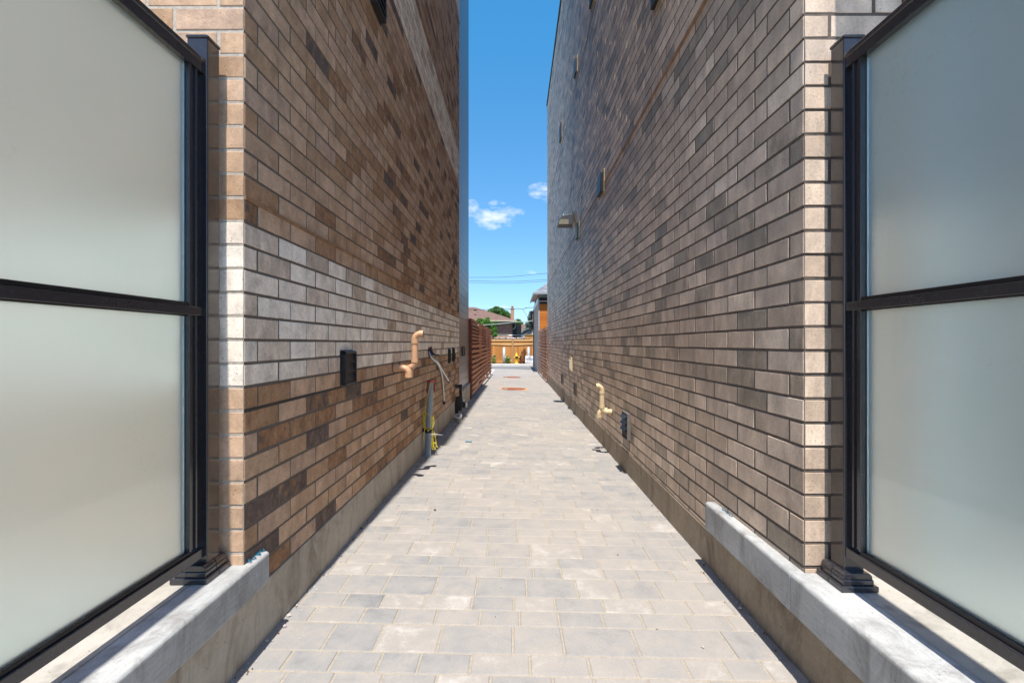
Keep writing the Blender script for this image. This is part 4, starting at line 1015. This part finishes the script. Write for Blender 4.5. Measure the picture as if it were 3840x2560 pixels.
shrub('flowering_shrub', 'bright green shrub with white blooms between the left bollard and hydrant', 'shrub', 1905, 28.75, .04, .50, .42, 900, .028, M['leafbright'], fl=[(1896, 1340, .045), (1906.5, 1341, .05), (1915, 1350.5, .045), (1919, 1350, .03), (1899, 1331, .02)])
shrub('flowering_shrub', 'small green shrub with pale blooms beside the left slat fence end', 'shrub', 1852.5, 28.75, .04, .55, .34, 700, .028, M['leafbright'], fl=[(1849, 1332, .032), (1852, 1339.5, .038), (1858, 1343.5, .03)])
shrub('burgundy_shrub', 'dark burgundy leaved shrub between hydrant and white sign', 'shrub', 1965, 28.9, .04, .93, .50, 800, .030, M['leafred'])
shrub('burgundy_shrub', 'low reddish shrub close to the right of the hydrant', 'shrub', 1951, 28.95, .04, .50, .30, 300, .028, M['leafred'])
# sign
SY = 28.55
root = thing('lawn_sign', 'small white sign with dark blue house emblem and phone number in front of bollard', 'sign', ((1985.5 - VX) / F * SY, SY, .04))
m_ = MB(); q = [Pt(1970.2, 1333, SY), Pt(2002, 1334.5, SY), Pt(2001, 1362, SY), Pt(1969.4, 1360, SY)]
n = 0; m_.v += [tuple(p) for p in q] + [(p.x, p.y + .012, p.z) for p in q]
for f in ((3, 2, 1, 0), (4, 5, 6, 7), (0, 1, 5, 4), (1, 2, 6, 5), (2, 3, 7, 6), (3, 0, 4, 7)): m_.face(f)
under(root, m_.build('board', M['signwhite']))
m_ = MB()
for px in (1974, 1997): p = Pt(px, 1360, SY + .004); m_.tube([(p.x, p.y, p.z + .05), (p.x, p.y, .0)], .006, 6)
under(root, m_.build('stake', M['steel']))
S_ = F / SY
def sgx(u): return (1964 + u / 41.26 - VX) / S_          # sign details, measured on the board
def sgz(v, u=0): return CZ - (1328 + v / 41.26 - VY) / S_
em = MB(); yb = SY - .002
def tri(pts, mi=0): em.poly([(sgx(a), yb, sgz(b)) for a, b in reversed(pts)], mi)
tri([(655, 500), (745, 440), (840, 500), (800, 600), (780, 600), (780, 520), (665, 520)]); tri([(830, 375), (1050, 365), (1070, 420), (830, 415)]); tri([(830, 415), (1040, 415), (1040, 580), (840, 580)], 1)
tri([(780, 580), (1060, 580), (1060, 610), (780, 610)]); tri([(1050, 500), (1210, 500), (1210, 600), (1170, 600), (1150, 530), (1110, 530), (1090, 600), (1050, 600)]); tri([(660, 580), (700, 580), (700, 615), (660, 615)])
under(root, em.build('house_emblem', [M['ink'], M['inkgrey']]))
em = MB(); yb = SY - .002
em.poly([(sgx(330), yb, sgz(820)), (sgx(1460), yb, sgz(862)), (sgx(1475), yb, sgz(700)), (sgx(335), yb, sgz(665))]); under(root, em.build('name_bar', M['ink']))
def text(s, u, v, size, mt, name, wd=1.0, y=SY - .004, rot=-.035):
    cu = bpy.data.curves.new(name, 'FONT'); cu.body = s; cu.size = size; cu.align_x = 'CENTER'; cu.align_y = 'CENTER'; cu.extrude = .0004
    to = bpy.data.objects.new('tmp', cu); C.objects.link(to); bpy.context.view_layer.update()
    me = bpy.data.meshes.new_from_object(to.evaluated_get(bpy.context.evaluated_depsgraph_get())); bpy.data.objects.remove(to)
    me.name = name; me.materials.clear(); me.materials.append(mt)
    w = max(p.co.x for p in me.vertices) - min(p.co.x for p in me.vertices)
    sx = (wd / 41.26 / S_) / w
    mt4 = Matrix.Translation((sgx(u), y, sgz(v))) @ Matrix.Rotation(rot * -1, 4, 'Y') @ Matrix.Rotation(math.pi / 2, 4, 'X') @ Matrix.Scale(sx, 4, (1, 0, 0))
    me.transform(mt4); o_ = bpy.data.objects.new(name, me); C.objects.link(o_); under(root, o_)
text('437 887 9158', 885, 950, .052, M['ink'], 'phone_number', 790)
em = MB(); yb = SY - .002
for u0_, u1_, v0_, v1_ in ((535, 610, 1050, 1170), ): tri([(u0_, v0_), (u1_, v0_ + 5), (u1_, v1_ + 5), (u0_, v1_)])
for u_, w_ in ((820, 60), (965, 55), (1105, 50)): tri([(u_ - w_, 1135), (u_, 1085), (u_ + w_, 1135), (u_, 1190)])
for u_ in (370, 470, 640, 740, 840, 1080, 1180, 1280, 1370): em.poly([(sgx(u_), SY - .004, sgz(775 + (u_ - 330) * .035)), (sgx(u_ + 60), SY - .004, sgz(777 + (u_ - 330) * .035)), (sgx(u_ + 60), SY - .004, sgz(715 + (u_ - 330) * .035)), (sgx(u_), SY - .004, sgz(713 + (u_ - 330) * .035))], 1)
under(root, em.build('small_marks', [M['ink'], M['signwhite']]))

# ================================================================= HOUSES BEHIND
HY = 45.0
def hp(px, py, Y=HY): return Pt(px, py, Y)
root = thing('brown_roofed_house', 'dark red brick bungalow with a brown hip roof behind the cedar fence', 'house', (-5, 48, 0))
ev = hp(1937, 1201).z; xr = hp(1937, 0).x; zr = hp(1783, 1151, 49.3).z
x_l = -16.0; d = 9.0
m_ = MB(); xrr = hp(1782, 0, 49.5).x; rid = HY + 4.5; 
m_.v += [(x_l, HY, ev), (xr, HY, ev), (xr, HY + d, ev), (x_l, HY + d, ev), (xrr, rid, zr), (x_l + 4.5, rid, zr)]
for q in ((0, 1, 4, 5), (1, 2, 4), (2, 3, 5, 4), (3, 0, 5)): m_.face(q)
ro = m_.build('roof', M['roofbrown']); under(root, ro)
m_ = MB(); m_.box(x_l, xr + .02, HY - .05, HY + .03, ev - .10, ev + .02, 0); o_ = m_.build('eaves_gutter', M['fascia']); under(root, o_)
m_ = MB(); m_.box(x_l, xr, HY + .03, HY + d, ev - .16, ev - .02); under(root, m_.build('soffit', M['fasciadark']))
m_ = MB(); m_.box(x_l, xr - .6, HY + .55, HY + .60, ev - .40, ev - .17); under(root, m_.build('frieze', M['soffit']))
wx = hp(1921, 0, HY + .6).x
m_ = MB(); m_.box(x_l + .6, wx, HY + .62, HY + d - .6, 0, ev - .16); under(root, m_.build('wall', M['hbrick']))
cz0 = hp(0, 1194, 50).z
cx = hp(1921.5, 0, 50).x
m_ = MB(); m_.box(cx - .19, cx + .19, 49.8, 50.2, 2.5, hp(0, 1160, 50).z); m_.box(cx - .22, cx + .22, 49.77, 50.23, hp(0, 1160, 50).z, hp(0, 1156, 50).z); ch_ = m_.build('chimney', M['hbrick2']); under(root, ch_)
m_ = MB(); zt = hp(0, 1156, 50).z; m_.lathe([(.11, zt), (.10, zt + .16), (.15, zt + .18), (.13, zt + .26)], cx, 50, 10); cp_ = m_.build('chimney_pot', M['hbrick2']); cp_.parent = ch_
v0 = hp(1782, 1163, 46.6); m_ = MB(); m_.box(v0.x - .14, v0.x + .14, 46.5, 46.75, v0.z - .05, v0.z + .08); vo = m_.build('roof_vent', M['cap']); vo.parent = ro
ro.matrix_parent_inverse = ro.matrix_parent_inverse
for ch2 in (ch_, ro): pass
m_ = MB(); m_.box(wx + .002, wx + .9, HY + 1.2, HY + 1.3, 0, ev - .3); under(root, m_.build('dark_side_panel', M['cap']))  # black panel for the dark right side of the house
m_ = MB(); a0 = hp(1928, 1206, HY + .3); m_.tube([(xr - .12, HY + .2, ev - .1), (xr - .12, HY + .3, ev - .7), (xr - .35, HY + .5, ev - .85)], .05, 8); under(root, m_.build('downspout', M['soffit']))
m_ = MB(); w0 = hp(1861, 0, HY + .5).x; m_.box(w0 - .03, w0 + .03, HY + .50, HY + .60, hp(0, 1240, HY).z, ev - .2); under(root, m_.build('corner_trim', M['sidingblue']))
# brick terrace wall and rail before it
root = thing('terrace_wall', 'low pale red brick terrace wall in front of the bungalow', 'low wall', (-1.8, 41, 0))
m_ = MB(); m_.box(-7, hp(1921, 0, 41).x, 41, 41.3, 0, hp(0, 1254, 41).z); under(root, m_.build('wall', M['hbrick2'])); m_ = MB(); m_.box(-7, hp(1921, 0, 41).x + .02, 40.97, 41.33, hp(0, 1254, 41).z, hp(0, 1253, 41).z); under(root, m_.build('coping', M['fascia']))
root = thing('pipe_rail', 'thin grey metal rail across the yard behind the cedar fence', 'rail', (0, 39, 0))
m_ = MB(); m_.tube([hp(1862, 1257, 39), hp(1965, 1256, 39)], .022, 8); m_.tube([hp(1901.5, 1268, 39), hp(1901.5, 1246.5, 39)], .03, 8); under(root, m_.build('rail', M['steel']))
# second house
root = thing('brown_roofed_house', 'distant grey walled house with brown roof to the right of the bungalow', 'house', (1, 62, 0))
Y2 = 60.0; e2 = hp(0, 1243, Y2).z; xl2 = hp(1924, 0, Y2).x; zr2 = hp(0, 1215.5, Y2 + 4).z
m_ = MB(); m_.v += [(xl2, Y2, e2), (14, Y2, e2), (14, Y2 + 8, e2), (xl2, Y2 + 8, e2), (hp(1945, 0, 64).x, Y2 + 4, zr2), (12, Y2 + 4, zr2)]
for q in ((0, 1, 5, 4), (1, 2, 5), (2, 3, 4, 5), (3, 0, 4)): m_.face(q)
under(root, m_.build('roof', M['roofbrown'])); m_ = MB(); m_.box(xl2 + .2, 13.8, Y2 + .4, Y2 + 7.6, 0, e2 - .02); under(root, m_.build('wall', M['greywall'])); m_ = MB(); m_.box(xl2, 14, Y2 - .05, Y2 + .02, e2 - .12, e2 + .01); under(root, m_.build('eaves_gutter', M['soffit']))
# small gabled shed
root = thing('gabled_shed', 'small shed with a dark sloping roof edge and pale gable, right of the bungalow', 'shed', (2, 42, 0))
Y3 = 42.0
m_ = MB(); pts = [hp(1959, 1246, Y3), hp(2012, 1226, Y3), hp(2012, 1231, Y3), hp(1961, 1251, Y3)]; m_.v += [tuple(p) for p in pts] + [(p.x, p.y + 5, p.z) for p in pts]
for f in ((3, 2, 1, 0), (4, 5, 6, 7), (0, 1, 5, 4), (1, 2, 6, 5), (2, 3, 7, 6), (3, 0, 4, 7)): m_.face(f)
under(root, m_.build('roof', M['cap']))
m_ = MB(); pts = [hp(1962, 1252, Y3), hp(2012, 1231, Y3), hp(2012, 1275, Y3), hp(1962, 1275, Y3)]; pts = [Vector((p.x, p.y + .1, max(0, p.z))) for p in pts]; m_.v += [tuple(p) for p in pts] + [(p.x, p.y + 4.5, p.z) for p in pts]
for f in ((3, 2, 1, 0), (4, 5, 6, 7), (0, 1, 5, 4), (1, 2, 6, 5), (2, 3, 7, 6), (3, 0, 4, 7)): m_.face(f)
under(root, m_.build('gable_wall', M['pinkwhite']))
m_ = MB(); pts = [hp(1966, 1257, Y3 - .1), hp(1994, 1241, Y3 - .1), hp(1996, 1243.5, Y3 - .1), hp(1968, 1260, Y3 - .1)]; m_.v += [tuple(p) for p in pts] + [(p.x, p.y + .15, p.z) for p in pts]
for f in ((3, 2, 1, 0), (4, 5, 6, 7), (0, 1, 5, 4), (1, 2, 6, 5), (2, 3, 7, 6), (3, 0, 4, 7)): m_.face(f)
under(root, m_.build('brace', M['cap']))
# inner fence panel
root = thing('inner_fence', 'short orange cedar fence panel rising above the boundary fence', 'fence', (1.7, 36, 0))
m_ = MB(); Yi = 35.0; x = hp(1969, 0, Yi).x
while x < hp(2006, 0, Yi).x: m_.box(x, x + .136, Yi, Yi + .02, .03, hp(0, 1255.5, Yi).z, 0, (R.random(), 0, 0)); x += .14
under(root, m_.build('board_panel', M['cedar'])); m_ = MB(); m_.box(hp(1968, 0, Yi).x, hp(2008, 0, Yi).x, Yi - .05, Yi + .03, hp(0, 1255.5, Yi).z, hp(0, 1253.6, Yi).z); under(root, m_.build('cap_rail', M['cedarlight']))
# stones on top of a low wall
base_thing = thing('rockery_wall', 'low soil bank holding pale rocks behind the cedar fence', 'rockery', (-.5, 33, 0))
m_ = MB(); m_.box(-3, 1.0, 32.7, 33.6, 0, zy(1270.5, 33)); under(base_thing, m_.build('bank', M['soil']))
for i in range(26):
    px = 1856 + i * 4.3 + R.uniform(-1, 1)
    if px > 1968: break
    p = hp(px, 1268, 33.0); rr = R.uniform(.035, .075); m_ = MB()
    prof = [(rr * .8, p.z - rr * .9), (rr, p.z - rr * .3), (rr * .85, p.z + rr * .5), (rr * .3, p.z + rr * .9)]
    m_.lathe(prof, p.x, p.y, 7, sm=False)
    m_.v = [(a + R.uniform(-.012, .012), b + R.uniform(-.012, .012), c_ + R.uniform(-.012, .012)) for a, b, c_ in m_.v]
    under(base_thing, m_.build('rock', M['stone'] if R.random() < .65 else M['stonedark']))

# ================================================================= TREES
def tree(name, label, blobs, n, size, mt, Y, trunkpx, z0=0, tr=.18):
    x = (trunkpx - VX) / F * Y
    root = thing(name, label, 'tree', (x, Y, z0))
    m_ = MB()
    for (px, py, rp, rq) in blobs:
        c_ = Pt(px, py, Y); leaves(m_, c_.x, c_.y + R.uniform(-.3, .3), c_.z, rp / F * Y, rp / F * Y * .9, rq / F * Y, n // len(blobs), size, .45)
    under(root, m_.build('crown', mt))
    m_ = MB(); top = Pt(blobs[0][0], blobs[0][1], Y)
    m_.tube([(x, Y, z0 - .1), (x + .05, Y, z0 + (top.z - z0) * .5), tuple(top)], [tr, tr * .7, tr * .25], 8)
    for (px, py, rp, rq) in blobs:
        c_ = Pt(px, py, Y); m_.tube([(x + .05, Y, z0 + (top.z - z0) * .45), tuple((Vector((x, Y, top.z)) + c_) / 2), tuple(c_)], [tr * .5, tr * .3, tr * .12], 6)
    under(root, m_.build('trunk', M['bark']))
tree('leafy_tree', 'round green tree rising behind the brown bungalow roof', [(1868, 1166, 24, 14), (1848, 1168, 20, 12), (1890, 1176, 20, 12), (1836, 1176, 16, 12), (1862, 1158, 14, 8), (1905, 1186, 18, 10), (1878, 1185, 30, 14), (1845, 1190, 30, 14)], 9000, .16, M['leaf'], 66, 1868)
tree('leafy_tree', 'green tree showing to the right of the chimney', [(1942, 1208, 14, 12), (1934, 1212, 12, 12), (1950, 1218, 12, 12), (1943, 1225, 20, 10)], 3500, .16, M['leaf'], 68, 1943)
tree('young_tree', 'bright green young tree between the slat fence end and the bungalow', [(1846, 1222, 16, 14), (1825, 1208, 16, 12), (1800, 1202, 14, 9), (1855, 1240, 12, 12), (1836, 1236, 16, 14), (1812, 1216, 16, 10), (1857, 1255, 8, 8), (1860, 1212, 8, 8), (1828, 1196, 8, 6)], 6500, .065, M['leafbright'], 37, 1846, tr=.08)
root = thing('spruce_tree', 'blue green spruce tree beside the far building wall', 'tree', ((1993 - VX) / F * 52, 52, 0))
m_ = MB(); tx = (1993 - VX) / F * 52; zt = Pt(0, 1164, 52).z; H = zt
for i in range(2600):
    t = R.random() ** .7; z = zt - t * (H - .6); rad = .12 + t * 1.75 * (.8 + .2 * math.sin(z * 9)); a = R.uniform(0, 2 * math.pi); rr = rad * (1 - R.random() ** 2 * .8)
    c_ = Vector((tx + rr * math.cos(a), 52 + rr * math.sin(a), z - rr * .25)); dr = Vector((math.cos(a), math.sin(a), -.15)).normalized(); sd_ = dr.cross(Vector((0, 0, 1))).normalized(); s = R.uniform(.12, .24)
    k = len(m_.v); m_.v += [tuple(c_ - dr * s), tuple(c_ + sd_ * s * .35 + Vector((0, 0, .05))), tuple(c_ + dr * s), tuple(c_ - sd_ * s * .35 - Vector((0, 0, .06)))]; m_.face((k, k + 1, k + 2, k + 3), 0, (R.random(), 0, 0))
under(root, m_.build('crown', M['needle'])); m_ = MB(); m_.tube([(tx, 52, 0), (tx, 52, zt - .1)], [.2, .02], 8); under(root, m_.build('trunk', M['bark']))

# ================================================================= CABLES
def cable(label, pts, Y, r, mt, X0=None, X1=None):
    P = smooth([Pt(a, b, Y) for a, b in pts], 30); m_ = MB(); m_.tube(P, r, 6)
    o_ = m_.build('overhead_cable', M[mt]); tag(o_, label, 'cable', group='cables over the road')
def ext(p0, p1, px): return (px, p0[1] + (p1[1] - p0[1]) * (px - p0[0]) / (p1[0] - p0[0]))
cable('topmost of the three high thin cables across the sky', [(1200, 1049), (1760, 1040.5), (1890, 1038.5), (2051, 1024.5), (2700, 960)], 36, .014, 'wire')
cable('middle of the three high thin cables across the sky', [(1200, 1040), (1760, 1052), (1900, 1055), (2051, 1048.5), (2700, 1010)], 36, .014, 'wire')
cable('lowest of the three high thin cables across the sky', [(1200, 1047), (1760, 1059), (1900, 1062), (2051, 1055), (2700, 1018)], 36, .012, 'wire')
cable('black cable passing in front of the brick chimney', [(1500, 1150), (1760, 1160), (1883, 1159.5), (1935, 1157.5), (1961, 1158.5), (1975, 1155), (2010, 1152), (2400, 1130)], 38, .020, 'wire')
cable('thin drop wire falling from the black cable towards the spruce', [(1961, 1158.5), (1968, 1172), (1979, 1189), (1990, 1198)], 38, .012, 'wire')
cable('thick pale cable sloping up before the bungalow', [(1400, 1240), (1818, 1218), (1860, 1215), (1914, 1209.5), (1960, 1205), (2003, 1202), (2400, 1170)], 34, .026, 'wirepale')
cable('dark sagging wire in front of the distant brown roof', [(1938, 1218), (1945, 1218.5), (1956, 1226), (1968, 1234), (1978, 1237)], 43, .016, 'wire')
